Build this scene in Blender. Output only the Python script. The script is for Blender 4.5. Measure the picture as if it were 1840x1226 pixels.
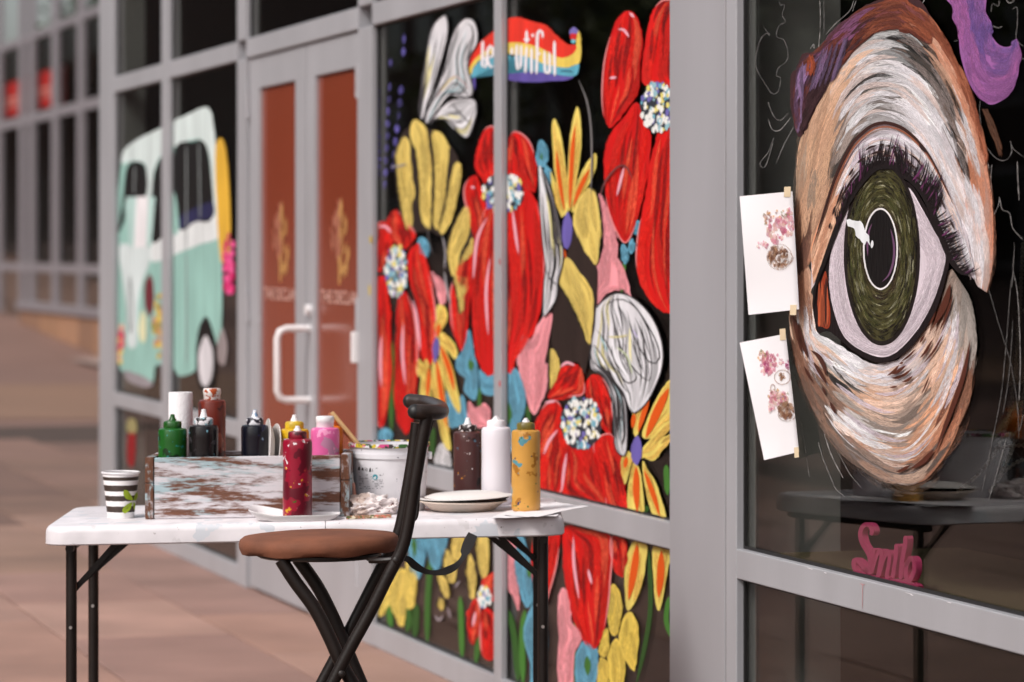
import bpy, bmesh, math, random
from mathutils import Vector, noise
R = math.radians
random.seed(7)
for o in list(bpy.data.objects): bpy.data.objects.remove(o)
scene = bpy.context.scene
COL = scene.collection

# ---------------------------------------------------------------- camera, sky, sun, exposure
H, F, CX, HY = 1.38, 5800.0, 920.0, 450.0          # eye height (m), focal length and horizon in photo pixels
cam = bpy.data.cameras.new('camera'); camo = bpy.data.objects.new('camera', cam); COL.objects.link(camo)
camo.location = (0, 0, H); camo.rotation_euler = (R(90), 0, 0)
cam.sensor_width = 36; cam.lens = F/1840*36; cam.shift_y = -(613-HY)/1840
cam.clip_end = 3000; cam.clip_start = 0.1
cam.dof.use_dof = True; cam.dof.focus_distance = 6.95; cam.dof.aperture_fstop = 3.9; cam.dof.aperture_blades = 9
scene.camera = camo

SUN_EL, SUN_AZ = 46.0, 226.0                          # azimuth, clockwise from +Y
world = bpy.data.worlds.new('World'); scene.world = world; world.use_nodes = True
nt = world.node_tree; nt.nodes.clear()
sky = nt.nodes.new('ShaderNodeTexSky'); sky.sky_type = 'NISHITA'; sky.sun_disc = False
sky.sun_elevation = R(SUN_EL); sky.sun_rotation = R(SUN_AZ)
sky.air_density = 1.0; sky.dust_density = 4.0; sky.ozone_density = 0.6
bgn = nt.nodes.new('ShaderNodeBackground'); bgn.inputs['Strength'].default_value = 0.112
won = nt.nodes.new('ShaderNodeOutputWorld')
hs = nt.nodes.new('ShaderNodeHueSaturation'); hs.inputs['Saturation'].default_value = .4; hs.inputs['Value'].default_value = 1.06     # thin even cloud: paler sky
nt.links.new(sky.outputs[0], hs.inputs['Color']); nt.links.new(hs.outputs[0], bgn.inputs[0]); nt.links.new(bgn.outputs[0], won.inputs[0])
sl = bpy.data.lights.new('sun', 'SUN'); slo = bpy.data.objects.new('sun', sl); COL.objects.link(slo)
sl.energy = 1.5; sl.angle = R(15); sl.color = (1.0, 0.965, 0.935)
_az, _el = R(SUN_AZ), R(SUN_EL)
sdir = Vector((math.sin(_az)*math.cos(_el), math.cos(_az)*math.cos(_el), math.sin(_el)))
slo.rotation_euler = sdir.to_track_quat('Z', 'Y').to_euler()
vs = scene.view_settings; vs.view_transform = 'Standard'; vs.look = 'None'; vs.exposure = 0.42; vs.gamma = 1.0; vs.use_curve_mapping = False
scene.cycles.max_bounces = 10; scene.cycles.transparent_max_bounces = 24
scene.cycles.caustics_reflective = False; scene.cycles.caustics_refractive = False

# ---------------------------------------------------------------- projection helpers (photo pixel -> place in the world)
VPX = -880.0
_l = math.hypot(VPX-CX, F)
DX, DY = (VPX-CX)/_l, F/_l                            # direction of the shopfront, running away from the camera
NX, NY = DY, -DX                                      # into the building
def zpt(x, y, Z): return Vector(((x-CX)/F*Z, Z, H-(y-HY)/F*Z))
def wp(x, y, D):                                      # pixel on the vertical plane at distance D
    u = (x-CX)/F; return zpt(x, y, D/(u*NX+NY))
def hp(x, y, h): return zpt(x, y, (H-h)*F/(y-HY))
def W(s, h, D): return Vector((NX*D+DX*s, NY*D+DY*s, h))
def s_at(x, D): p = wp(x, 0, D); return p.x*DX+p.y*DY
def h_at(x, y, D): return wp(x, y, D).z
DM = (lambda p: p.x*NX+p.y*NY)(hp(600, 1129.7, 0))    # face of the main shopfront
DE = DM-0.105                                         # face of the nearer bay, standing proud
REC = 0.024                                           # glass is set back from the frame face
GM, GE = DM+REC, DE+REC

def C(r, g, b): return tuple((v/255/12.92 if v/255 <= .04045 else ((v/255+.055)/1.055)**2.4) for v in (r, g, b))

# ---------------------------------------------------------------- materials
MATS = {}
def nodes(name):
    m = bpy.data.materials.new(name); m.use_nodes = True
    n = m.node_tree.nodes; l = m.node_tree.links; n.clear()
    out = n.new('ShaderNodeOutputMaterial'); b = n.new('ShaderNodeBsdfPrincipled'); l.new(b.outputs[0], out.inputs[0])
    return m, n, l, b, out
def plain(name, col, rough=.5, metal=0, var=.12, scale=8, stretch=(1,1,1), bump=0, bscale=60, spec=.5, coat=0):
    """principled with noisy value variation, roughness variation and fine relief"""
    if name in MATS: return MATS[name]
    m, n, l, b, out = nodes(name)
    tc = n.new('ShaderNodeTexCoord'); mp = n.new('ShaderNodeMapping'); mp.inputs['Scale'].default_value = stretch
    l.new(tc.outputs['Object'], mp.inputs[0])
    ns = n.new('ShaderNodeTexNoise'); ns.inputs['Scale'].default_value = scale; ns.inputs['Detail'].default_value = 6
    l.new(mp.outputs[0], ns.inputs[0])
    mr = n.new('ShaderNodeMapRange'); mr.inputs[1].default_value = .25; mr.inputs[2].default_value = .75
    mr.inputs[3].default_value = 1-var; mr.inputs[4].default_value = 1+var; l.new(ns.outputs[0], mr.inputs[0])
    mx = n.new('ShaderNodeVectorMath'); mx.operation = 'SCALE'; mx.inputs[0].default_value = col; l.new(mr.outputs[0], mx.inputs['Scale'])
    l.new(mx.outputs[0], b.inputs['Base Color'])
    rr = n.new('ShaderNodeMapRange'); rr.inputs[3].default_value = max(0, rough-.08); rr.inputs[4].default_value = rough+.08
    l.new(ns.outputs[0], rr.inputs[0]); l.new(rr.outputs[0], b.inputs['Roughness'])
    b.inputs['Metallic'].default_value = metal; b.inputs['Specular IOR Level'].default_value = spec; b.inputs['Coat Weight'].default_value = coat
    if bump:
        nb = n.new('ShaderNodeTexNoise'); nb.inputs['Scale'].default_value = bscale; nb.inputs['Detail'].default_value = 4; l.new(mp.outputs[0], nb.inputs[0])
        bp = n.new('ShaderNodeBump'); bp.inputs['Strength'].default_value = bump; bp.inputs['Distance'].default_value = .004
        l.new(nb.outputs[0], bp.inputs['Height']); l.new(bp.outputs[0], b.inputs['Normal'])
    MATS[name] = m; return m
def paint(rgb, var=.24):
    """opaque poster paint with vertical brush streaks"""
    return plain('paint_%d_%d_%d' % rgb, C(*rgb), .55, 0, var, 14, (1,1,.22), .35, 70, .25)
def vcol(name, dry=False, rough=.55, a0=.42, a1=.5, stretch=(2.2, 9)):
    """paint whose colour is carried by the strokes; dry = the brush runs out of paint along its bristles"""
    if name in MATS: return MATS[name]
    m, n, l, b, out = nodes(name)
    at = n.new('ShaderNodeAttribute'); at.attribute_name = 'Col'
    l.new(at.outputs['Color'], b.inputs['Base Color']); b.inputs['Roughness'].default_value = rough; b.inputs['Specular IOR Level'].default_value = .25
    uv = n.new('ShaderNodeUVMap'); uv.uv_map = 'UVMap'
    mp = n.new('ShaderNodeMapping'); mp.inputs['Scale'].default_value = (stretch[0], stretch[1], 1); l.new(uv.outputs[0], mp.inputs[0])
    ns = n.new('ShaderNodeTexNoise'); ns.inputs['Scale'].default_value = 1; ns.inputs['Detail'].default_value = 5; ns.inputs['Roughness'].default_value = .65; l.new(mp.outputs[0], ns.inputs[0])
    bp = n.new('ShaderNodeBump'); bp.inputs['Strength'].default_value = .3; bp.inputs['Distance'].default_value = .002
    l.new(ns.outputs[0], bp.inputs['Height']); l.new(bp.outputs[0], b.inputs['Normal'])
    if dry:
        mr = n.new('ShaderNodeMapRange'); mr.inputs[1].default_value = a0; mr.inputs[2].default_value = a1; l.new(ns.outputs[0], mr.inputs[0])
        l.new(mr.outputs[0], b.inputs['Alpha'])
    MATS[name] = m; return m
def glass(name, tint=(.78,.79,.76), r0=.03, r1=.72):
    m, n, l, b, out = nodes(name); n.remove(b)
    lw = n.new('ShaderNodeLayerWeight'); lw.inputs['Blend'].default_value = .5
    pw = n.new('ShaderNodeMath'); pw.operation = 'POWER'; pw.inputs[1].default_value = 5; l.new(lw.outputs['Facing'], pw.inputs[0])
    ma = n.new('ShaderNodeMath'); ma.operation = 'MULTIPLY_ADD'; ma.inputs[1].default_value = r1; ma.inputs[2].default_value = r0; l.new(pw.outputs[0], ma.inputs[0])
    t = n.new('ShaderNodeBsdfTransparent'); t.inputs[0].default_value = (*tint, 1)
    g = n.new('ShaderNodeBsdfGlossy'); g.inputs['Roughness'].default_value = .004
    mx = n.new('ShaderNodeMixShader'); l.new(ma.outputs[0], mx.inputs[0]); l.new(t.outputs[0], mx.inputs[1]); l.new(g.outputs[0], mx.inputs[2])
    l.new(mx.outputs[0], out.inputs[0]); return m
def speckle(name, base, spots, rough=.35, smear=None, bump=.15, sub=0):
    """bottle plastic coloured by its paint, with splashes of other paints dried on it: spots = (colour, scale, threshold, seed)"""
    m, n, l, b, out = nodes(name)
    tc = n.new('ShaderNodeTexCoord'); ns0 = n.new('ShaderNodeTexNoise'); ns0.inputs['Scale'].default_value = 16; l.new(tc.outputs['Object'], ns0.inputs[0])
    mr = n.new('ShaderNodeMapRange'); mr.inputs[3].default_value = .72; mr.inputs[4].default_value = 1.25; l.new(ns0.outputs[0], mr.inputs[0])
    sc = n.new('ShaderNodeVectorMath'); sc.operation = 'SCALE'; sc.inputs[0].default_value = C(*base); l.new(mr.outputs[0], sc.inputs['Scale'])
    cur = sc.outputs[0]
    for col, scale, thr, seed in spots:
        mp = n.new('ShaderNodeMapping'); mp.inputs['Location'].default_value = (seed*3.7, seed*1.9, seed*5.3); l.new(tc.outputs['Object'], mp.inputs[0])
        ns = n.new('ShaderNodeTexNoise'); ns.inputs['Scale'].default_value = scale; ns.inputs['Detail'].default_value = 3; l.new(mp.outputs[0], ns.inputs[0])
        st = n.new('ShaderNodeMapRange'); st.inputs[1].default_value = thr-.055; st.inputs[2].default_value = thr-.043; l.new(ns.outputs[0], st.inputs[0])
        mx = n.new('ShaderNodeMixRGB'); mx.inputs[2].default_value = (*C(*col), 1); l.new(st.outputs[0], mx.inputs[0]); l.new(cur, mx.inputs[1]); cur = mx.outputs[0]
    l.new(cur, b.inputs['Base Color']); b.inputs['Roughness'].default_value = rough
    if sub: b.inputs['Subsurface Weight'].default_value = sub; b.inputs['Subsurface Radius'].default_value = (.02,.02,.02)
    bp = n.new('ShaderNodeBump'); bp.inputs['Strength'].default_value = bump; bp.inputs['Distance'].default_value = .003; l.new(ns0.outputs[0], bp.inputs['Height']); l.new(bp.outputs[0], b.inputs['Normal'])
    return m
def worn(name, wood, p1, p2, stretch, scale=1, t1=.47, t2=.56, seed=0):
    """board with two worn coats of paint over wood, streaked along the grain"""
    m, n, l, b, out = nodes(name)
    tc = n.new('ShaderNodeTexCoord'); mp = n.new('ShaderNodeMapping'); mp.inputs['Scale'].default_value = stretch; mp.inputs['Location'].default_value = (seed*2.3, seed, seed*4.1)
    l.new(tc.outputs['Object'], mp.inputs[0])
    def nz(s, d=8, rg=.62):
        x = n.new('ShaderNodeTexNoise'); x.inputs['Scale'].default_value = s*scale; x.inputs['Detail'].default_value = d; x.inputs['Roughness'].default_value = rg; l.new(mp.outputs[0], x.inputs[0]); return x
    g = nz(6); wr = n.new('ShaderNodeValToRGB'); wr.color_ramp.elements[0].color = (*[c*.35 for c in C(*wood)], 1); wr.color_ramp.elements[1].color = (*[c*1.5 for c in C(*wood)], 1); l.new(g.outputs[0], wr.inputs[0])
    a = nz(1.5, 12, .68); ra = n.new('ShaderNodeMapRange'); ra.inputs[1].default_value = t1; ra.inputs[2].default_value = t1+.07; l.new(a.outputs[0], ra.inputs[0])
    m1 = n.new('ShaderNodeMixRGB'); m1.inputs[2].default_value = (*C(*p1), 1); l.new(ra.outputs[0], m1.inputs[0]); l.new(wr.outputs[0], m1.inputs[1])
    mp2 = n.new('ShaderNodeMapping'); mp2.inputs['Location'].default_value = (7, 3, 9); l.new(mp.outputs[0], mp2.inputs[0])
    c = nz(1.3, 12, .7); l.new(mp2.outputs[0], c.inputs[0]); rc = n.new('ShaderNodeMapRange'); rc.inputs[1].default_value = t2; rc.inputs[2].default_value = t2+.09; l.new(c.outputs[0], rc.inputs[0])
    m2 = n.new('ShaderNodeMixRGB'); m2.inputs[2].default_value = (*C(*p2), 1); l.new(rc.outputs[0], m2.inputs[0]); l.new(m1.outputs[0], m2.inputs[1])
    l.new(m2.outputs[0], b.inputs['Base Color']); b.inputs['Roughness'].default_value = .65
    bp = n.new('ShaderNodeBump'); bp.inputs['Strength'].default_value = .4; bp.inputs['Distance'].default_value = .003; l.new(a.outputs[0], bp.inputs['Height']); l.new(bp.outputs[0], b.inputs['Normal'])
    return m

# ---------------------------------------------------------------- mesh helpers
class MB:
    def __init__(s): s.v, s.f, s.c, s.uv, s.cc = [], [], [], [], None
    def vs(s, pts):
        i = len(s.v); s.v += [Vector(p) for p in pts]
        if s.cc is not None: s.c += [s.cc]*len(pts)
        return i
    def poly(s, pts): i = s.vs(pts); s.f.append(tuple(range(i, i+len(pts)))); return s
    def hexa(s, p):                                   # eight corners: bottom ring, top ring
        i = s.vs(p)
        for q in ((3,2,1,0),(4,5,6,7),(0,1,5,4),(1,2,6,5),(2,3,7,6),(3,0,4,7)): s.f.append(tuple(i+k for k in q))
        return s
    def box(s, o, ax, ay, az):
        o, ax, ay, az = map(Vector, (o, ax, ay, az))
        return s.hexa([o, o+ax, o+ax+ay, o+ay, o+az, o+az+ax, o+az+ax+ay, o+az+ay])
    def wbox(s, s0, s1, h0, h1, d0, d1):              # box in shopfront coordinates
        return s.hexa([W(s0,h0,d0), W(s1,h0,d0), W(s1,h0,d1), W(s0,h0,d1), W(s0,h1,d0), W(s1,h1,d0), W(s1,h1,d1), W(s0,h1,d1)])
    def prism(s, pts, ext):
        n = len(pts); i = s.vs(pts); j = s.vs([Vector(p)+Vector(ext) for p in pts])
        s.f.append(tuple(range(i+n-1, i-1, -1))); s.f.append(tuple(range(j, j+n)))
        for k in range(n): s.f.append((i+k, i+(k+1)%n, j+(k+1)%n, j+k))
        return s
    def tube(s, path, rad, n=10, cap=True, flat=None):
        path = [Vector(p) for p in path]; rings = []
        up = None
        for k, p in enumerate(path):
            t = (path[min(k+1, len(path)-1)]-path[max(k-1, 0)]).normalized()
            if up is None: up = Vector((0,0,1)) if abs(t.z) < .9 else Vector((1,0,0))
            x = t.cross(up).normalized(); y = x.cross(t).normalized(); up = y
            r = rad[k] if isinstance(rad, (list, tuple)) else rad
            rings.append(s.vs([p+(x*math.cos(a)+y*math.sin(a)*(flat or 1))*r for a in (2*math.pi*q/n for q in range(n))]))
        for a, b in zip(rings, rings[1:]):
            for q in range(n): s.f.append((a+q, a+(q+1)%n, b+(q+1)%n, b+q))
        if cap:
            s.f.append(tuple(rings[0]+q for q in range(n-1, -1, -1))); s.f.append(tuple(rings[-1]+q for q in range(n)))
        return s
    def lathe(s, o, prof, n=28, mod=None, cap0=True, cap1=True, tilt=None):
        o = Vector(o); rings = []
        for r, z in prof:
            ring = []
            for q in range(n):
                a = 2*math.pi*q/n; rr = r*(mod(a, z) if mod else 1)
                p = Vector((rr*math.cos(a), rr*math.sin(a), z))
                if tilt: p = tilt @ p
                ring.append(o+p)
            rings.append(s.vs(ring))
        for a, b in zip(rings, rings[1:]):
            for q in range(n): s.f.append((a+q, a+(q+1)%n, b+(q+1)%n, b+q))
        if cap0: s.f.append(tuple(rings[0]+q for q in range(n-1, -1, -1)))
        if cap1: s.f.append(tuple(rings[-1]+q for q in range(n)))
        return s
    def build(s, name, mat, parent=None, smooth=False, bevel=0):
        o0 = Vector(parent['_o']) if parent is not None else Vector(s.v[0])
        me = bpy.data.meshes.new(name); me.from_pydata([tuple(v-o0) for v in s.v], [], s.f)
        if s.c:
            ca = me.color_attributes.new('Col', 'FLOAT_COLOR', 'POINT')
            for i, c in enumerate(s.c): ca.data[i].color = (*c, 1)
        if s.uv:
            ul = me.uv_layers.new(name='UVMap')
            for lp in me.loops: ul.data[lp.index].uv = s.uv[lp.vertex_index]
        me.materials.append(mat)
        if smooth:
            me.polygons.foreach_set('use_smooth', [True]*len(me.polygons))
            me.set_sharp_from_angle(angle=R(40))
        ob = bpy.data.objects.new(name, me); COL.objects.link(ob)
        if parent is not None: ob.parent = parent; ob['_o'] = tuple(o0)
        else: ob.location = o0; ob['_o'] = tuple(o0)
        if bevel:
            bv = ob.modifiers.new('edge', 'BEVEL'); bv.width = bevel; bv.segments = 2; bv.limit_method = 'ANGLE'; bv.angle_limit = R(40)
        return ob
def thing(name, label, cat, loc, group=None, kind=None):
    o = bpy.data.objects.new(name, None); COL.objects.link(o); o.location = loc; o.empty_display_size = .1
    o['_o'] = tuple(loc); o['label'] = label; o['category'] = cat
    if group: o['group'] = group
    if kind: o['kind'] = kind
    return o
def tag(o, label, cat, group=None, kind=None):
    o['label'] = label; o['category'] = cat
    if group: o['group'] = group
    if kind: o['kind'] = kind
    return o
def part(parent, name, mat, fn, smooth=False, bevel=0, label=None):
    m = MB(); fn(m); o = m.build(name, mat, parent, smooth, bevel)
    if label: o['label'] = label
    return o

# curves in pixel space
def cr(pts, sub=5, closed=True):
    n = len(pts); out = []
    rng = range(n) if closed else range(n-1)
    for i in rng:
        g = (lambda k: pts[k % n]) if closed else (lambda k: pts[min(max(k, 0), n-1)])
        p0, p1, p2, p3 = g(i-1), g(i), g(i+1), g(i+2)
        for k in range(sub):
            t = k/sub
            out.append(tuple(.5*((2*b)+(-a+c)*t+(2*a-5*b+4*c-d)*t*t+(-a+3*b-3*c+d)*t**3) for a, b, c, d in zip(p0, p1, p2, p3)))
    if not closed: out.append(tuple(pts[-1]))
    return out
def zm(ox, oy, sc):                                    # enlargements of the photograph: origin and scale
    return lambda *p: [(ox+a/sc, oy+b/sc) for a, b in p]
def resample(pts, n):
    L = [0]
    for a, b in zip(pts, pts[1:]): L.append(L[-1]+math.dist(a, b))
    out = []; j = 0
    for k in range(n):
        t = L[-1]*k/(n-1)
        while j < len(L)-2 and L[j+1] < t: j += 1
        u = (t-L[j])/max(L[j+1]-L[j], 1e-9); out.append(tuple(a+(b-a)*u for a, b in zip(pts[j], pts[j+1])))
    return out
def rough_edge(pts, amp, fr=.15):
    pts = [(x+.35*amp*noise.noise((x*.8, y*.8, 3.1)), y+.35*amp*noise.noise((x*.8, y*.8, 9.2))) for x, y in pts]
    return [(x+amp*noise.noise((x*fr, y*fr, 1.3)), y+amp*noise.noise((x*fr, y*fr, 7.7))) for x, y in pts]

# paint on glass: D = plane of the glass, lay = number of the coat (each a fraction of a millimetre above the last)
COAT = .0005
def pd(D, lay): return D-.0008-COAT*lay
def blob(m, pts, D, lay, amp=.8, sub=5, smooth=True):
    q = cr(pts, sub) if smooth else pts
    m.poly([wp(x, y, pd(D, lay)) for x, y in rough_edge(q, amp)])
def ribbon(m, path, w, D, lay, col=None, taper=(.5, .5), n=None, jitter=0):
    """a brush stroke: path in pixels, w = width in pixels"""
    p = resample(path, n or max(4, min(24, int(sum(math.dist(a, b) for a, b in zip(path, path[1:]))/6)+2)))
    N = len(p); L = 0; u0 = random.uniform(0, 50); A, B, uv = [], [], []
    for k, (x, y) in enumerate(p):
        if k: L += math.dist(p[k-1], p[k])
        a, b = p[max(k-1, 0)], p[min(k+1, N-1)]; dx, dy = b[0]-a[0], b[1]-a[1]; l = math.hypot(dx, dy) or 1
        t = k/(N-1); ww = w*.5
        if t < taper[0]: ww *= max(.06, math.sin(.5*math.pi*t/taper[0])**.7)
        if t > 1-taper[1]: ww *= max(.06, math.sin(.5*math.pi*(1-t)/taper[1])**.7)
        ww *= 1+jitter*random.uniform(-1, 1)
        A.append(wp(x-dy/l*ww, y+dx/l*ww, pd(D, lay))); B.append(wp(x+dy/l*ww, y-dx/l*ww, pd(D, lay)))
        uv += [(u0+L/30, u0), (u0+L/30, u0+w/10)]
    m.cc = col if col is not None else (1, 1, 1)
    pts = [q for ab in zip(A, B) for q in ab]; i = m.vs(pts); m.uv += uv
    for k in range(N-1): m.f.append((i+2*k, i+2*k+1, i+2*k+3, i+2*k+2))
def dots(m, cx, cy, rx, ry, n, cols, D, lay, r=(2, 5), tall=1.5, inner=0):
    for k in range(n):
        a = random.uniform(0, 6.283); q = math.sqrt(random.uniform(inner, 1)); x, y = cx+rx*q*math.cos(a), cy+ry*q*math.sin(a); rr = random.uniform(*r)
        m.cc = random.choice(cols); i = len(m.v)
        m.poly([wp(x+rr*math.cos(b)*random.uniform(.7, 1.2), y+rr*tall*math.sin(b)*random.uniform(.7, 1.2), pd(D, lay)-2e-6*k) for b in (6.283*j/7 for j in range(7))])
        m.uv += [(0, 0)]*7
def rpart(t, name, path, w, D, lay, rgb, taper=(.4, .4), mat=None, n=None):
    m = MB(); ribbon(m, path, w, D, lay, C(*rgb), taper, n=n); return m.build(name, mat or WET, t)
def shade(rgb, k, w=0): return C(*[max(0, min(255, v*k+w)) for v in rgb])
WET = None

# ================================================================ the setting: pavement
def gz(x, y): t = max(0, y-39); return min(t*.045, 1.6)
GROUND = plain('paving_far', C(124,95,84), .8, 0, .18, .35, (1,1,1), .25, 30)
def mk_ground(m):
    xs = [-400,-150,-60,-30,-15,-8,-4,0,4,10,30,80,200,500]; ys = [-200,-60,-20,-5,2,8,14,20,26,32,39,42,45,48,52,56,60,66,75,95,140,300,900,1500]
    i = m.vs([(x, y, gz(x, y)-.014) for y in ys for x in xs]); n = len(xs)
    for r in range(len(ys)-1):
        for c in range(n-1): a = i+r*n+c; m.f.append((a, a+1, a+n+1, a+n))
m = MB(); mk_ground(m); ground = m.build('pavement', GROUND); ground['kind'] = 'structure'; ground['_o'] = tuple(ground.location)
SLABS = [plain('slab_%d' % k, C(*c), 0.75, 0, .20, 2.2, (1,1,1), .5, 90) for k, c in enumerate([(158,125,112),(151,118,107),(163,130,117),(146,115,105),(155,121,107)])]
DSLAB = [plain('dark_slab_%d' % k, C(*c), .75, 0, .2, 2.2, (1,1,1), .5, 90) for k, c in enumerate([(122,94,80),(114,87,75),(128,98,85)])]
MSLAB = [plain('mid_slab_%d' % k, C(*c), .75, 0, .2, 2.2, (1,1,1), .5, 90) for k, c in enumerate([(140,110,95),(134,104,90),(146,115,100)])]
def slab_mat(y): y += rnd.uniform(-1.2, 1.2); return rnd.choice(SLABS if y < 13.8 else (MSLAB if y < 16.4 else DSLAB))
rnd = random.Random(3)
edges = [DM-.39-.6*k for k in range(0, 8)]
rows = [(DM+.16, edges[0])]+list(zip(edges, edges[1:]))
s_c = s_at(178, DM)
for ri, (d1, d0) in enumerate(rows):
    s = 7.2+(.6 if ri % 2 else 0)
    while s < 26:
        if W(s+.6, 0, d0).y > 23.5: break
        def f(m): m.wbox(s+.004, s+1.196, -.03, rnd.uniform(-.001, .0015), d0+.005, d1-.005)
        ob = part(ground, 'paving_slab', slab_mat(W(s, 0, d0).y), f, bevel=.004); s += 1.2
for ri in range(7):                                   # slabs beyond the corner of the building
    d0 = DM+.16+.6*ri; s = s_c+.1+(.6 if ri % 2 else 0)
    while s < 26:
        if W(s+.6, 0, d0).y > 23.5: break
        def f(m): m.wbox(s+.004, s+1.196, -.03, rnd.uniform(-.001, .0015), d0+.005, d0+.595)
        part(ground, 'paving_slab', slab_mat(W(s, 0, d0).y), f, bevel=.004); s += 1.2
def band(name, y0, y1, col):
    m = MB(); m.poly([(-30, y0, -.008), (12, y0, -.008), (12, y1, -.008), (-30, y1, -.008)]); o = m.build(name, plain(name+'_mat', C(*col), .8, 0, .12, .8, (1,1,1), .2, 30)); o['kind'] = 'structure'
band('tan_paving_band', 26.5, 33.5, (134,103,84))
m = MB(); m.poly([W(6, -.0105, DM-5.2), W(6, -.0105, DM+.2), W(25.5, -.0105, DM+4.6), W(25.5, -.0105, DM-5.2)]); jb = m.build('paving_joint_bed', plain('joint_dirt', C(74,58,50), .9, 0, .3, 8)); jb['kind'] = 'structure'

# ================================================================ the shopfront
ALU = plain('painted_aluminium', C(166,165,169), .40, 0, .10, 4, (1,1,.35), .06, 160, .5)
ALU2 = plain('column_cladding', C(162,160,164), .45, 0, .10, 2.5, (1,1,.25), .05, 120, .5)
GASKET = plain('black_gasket', (.012,.011,.011), .5, 0, .1)
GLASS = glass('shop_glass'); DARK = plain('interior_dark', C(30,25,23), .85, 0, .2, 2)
S = lambda x: s_at(x, DM); SE = lambda x: s_at(x, DE)
HR0, HR1 = .605, .675                                # middle rail
HT0, HT1 = h_at(430, 108, DM), h_at(430, 108, DM)+.078   # transom
HTOP = 2.98; DEP = .052
shop = thing('shopfront', 'long grey aluminium glazed shopfront with painted windows and double doors', 'building', W(S(600), 0, DM))
def bar(name, s0, s1, h0, h1, D, dep=DEP, mat=ALU, bev=.0025, parent=shop): return part(parent, name, mat, lambda m: m.wbox(min(s0,s1), max(s0,s1), h0, h1, D, D+dep), bevel=bev)
bar('corner_post', S(178), S(204), 0, HTOP, DM, .16)
bar('mullion', S(290), S(303), 0, HTOP, DM)
bar('door_jamb', S(426), S(442), 0, HT0, DM); bar('mullion', S(426), S(442), HT1, HTOP, DM)
bar('door_jamb', S(643), S(668), 0, HT0, DM); bar('mullion', S(643), S(668), HT1, HTOP, DM)
bar('mullion', S(887), S(900), 0, HTOP, DM)
sc0, sc1 = SE(1203), SE(1302)
bar('column', sc0, sc1, 0, HTOP, DE, .30, ALU2)
part(shop, 'caulk_joint', plain('caulk', C(120,105,100), .8), lambda m: m.wbox(SE(1304.4), SE(1302), 0, HTOP, DE+.004, DE+.05))
bar('window_frame', SE(1304.4), SE(1323), 0, HTOP, DE)
s_end = SE(1840)-1.1
bar('window_frame', s_end-.07, s_end, 0, HTOP, DE)
def bay(s0, s1, D, G, lower=True, door=False):
    s0, s1 = min(s0, s1), max(s0, s1)
    bars = [(HT0, HT1, 'transom')]
    if not door: bars += [(0.002, .08, 'bottom_rail'), (HR0, HR1, 'middle_rail')]
    for h0, h1, nm in bars: bar(nm, s0, s1, h0, h1, D)
    bar('head_rail', s0, s1, HTOP-.07, HTOP, D)
    zones = [(HT1, HTOP-.07)]+([] if door else [(.08, HR0), (HR1, HT0)])
    for h0, h1 in zones:
        p = part(shop, 'glass_pane', GLASS, lambda m: m.wbox(s0, s1, h0, h1, G, G+.006))
        def gk(m):                                    # black rubber seal round the pane
            e = .007
            for a, b, c, d in ((s0, s1, h0, h0+e), (s0, s1, h1-e, h1), (s0, s0+e, h0+e, h1-e), (s1-e, s1, h0+e, h1-e)): m.wbox(a, b, c, d, G-.006, G-.0003)
        part(p, 'glazing_seal', GASKET, gk)
bay(S(204), S(290), DM, GM); bay(S(303), S(426), DM, GM); bay(S(668), S(887), DM, GM)
bay(S(442), S(643), DM, GM, door=True)
s0 = sc0; bay(S(900), s0, DM, GM)
bay(SE(1323), s_end, DE, GE)
s_near, s_far = s_end-.07, S(178)
bar('fascia', s_near, sc0, HTOP+.001, 4.3, DE-.01, .3, ALU2); bar('fascia', sc0+.001, s_far, HTOP+.001, 4.3, DM-.01, .3, ALU2)
# interior seen through the glass
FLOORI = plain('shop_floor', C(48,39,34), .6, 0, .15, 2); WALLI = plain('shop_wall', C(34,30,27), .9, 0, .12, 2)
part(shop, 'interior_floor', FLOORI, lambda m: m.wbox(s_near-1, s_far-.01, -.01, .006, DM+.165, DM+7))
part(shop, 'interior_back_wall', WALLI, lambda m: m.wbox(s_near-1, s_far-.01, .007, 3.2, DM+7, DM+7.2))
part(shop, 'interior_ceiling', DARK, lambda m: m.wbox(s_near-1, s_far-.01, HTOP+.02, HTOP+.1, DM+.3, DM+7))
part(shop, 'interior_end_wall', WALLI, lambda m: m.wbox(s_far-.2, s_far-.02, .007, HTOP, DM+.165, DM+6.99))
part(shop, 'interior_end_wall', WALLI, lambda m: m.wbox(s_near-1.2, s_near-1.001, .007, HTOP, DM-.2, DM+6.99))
part(shop, 'window_ledge', plain('ledge', C(104,92,72), .6, 0, .12, 4), lambda m: m.wbox(s_end, SE(1324), HR1-.06, HR1-.012, GE+.012, GE+.55))
part(shop, 'interior_pier', plain('pier_olive', C(98,86,70), .8, 0, .1, 3), lambda m: m.wbox(SE(1470), SE(1335), .007, HTOP-.01, GE+1.0, GE+1.3))  # added box giving the olive band that the glass mirrors
part(shop, 'interior_panel', plain('panel_grey', C(78,78,74), .8, 0, .1, 3), lambda m: m.wbox(SE(1735), SE(1540), .007, HTOP-.01, GE+.95, GE+1.0))  # added panel standing in for a grey band mirrored in the glass
part(shop, 'interior_panel', plain('panel_brown', C(58,34,27), .8, 0, .1, 3), lambda m: m.wbox(SE(1960), SE(1740), .007, HTOP-.01, GE+.9, GE+.95))  # same for the brown mirrored band, added rather than a room part

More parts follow.
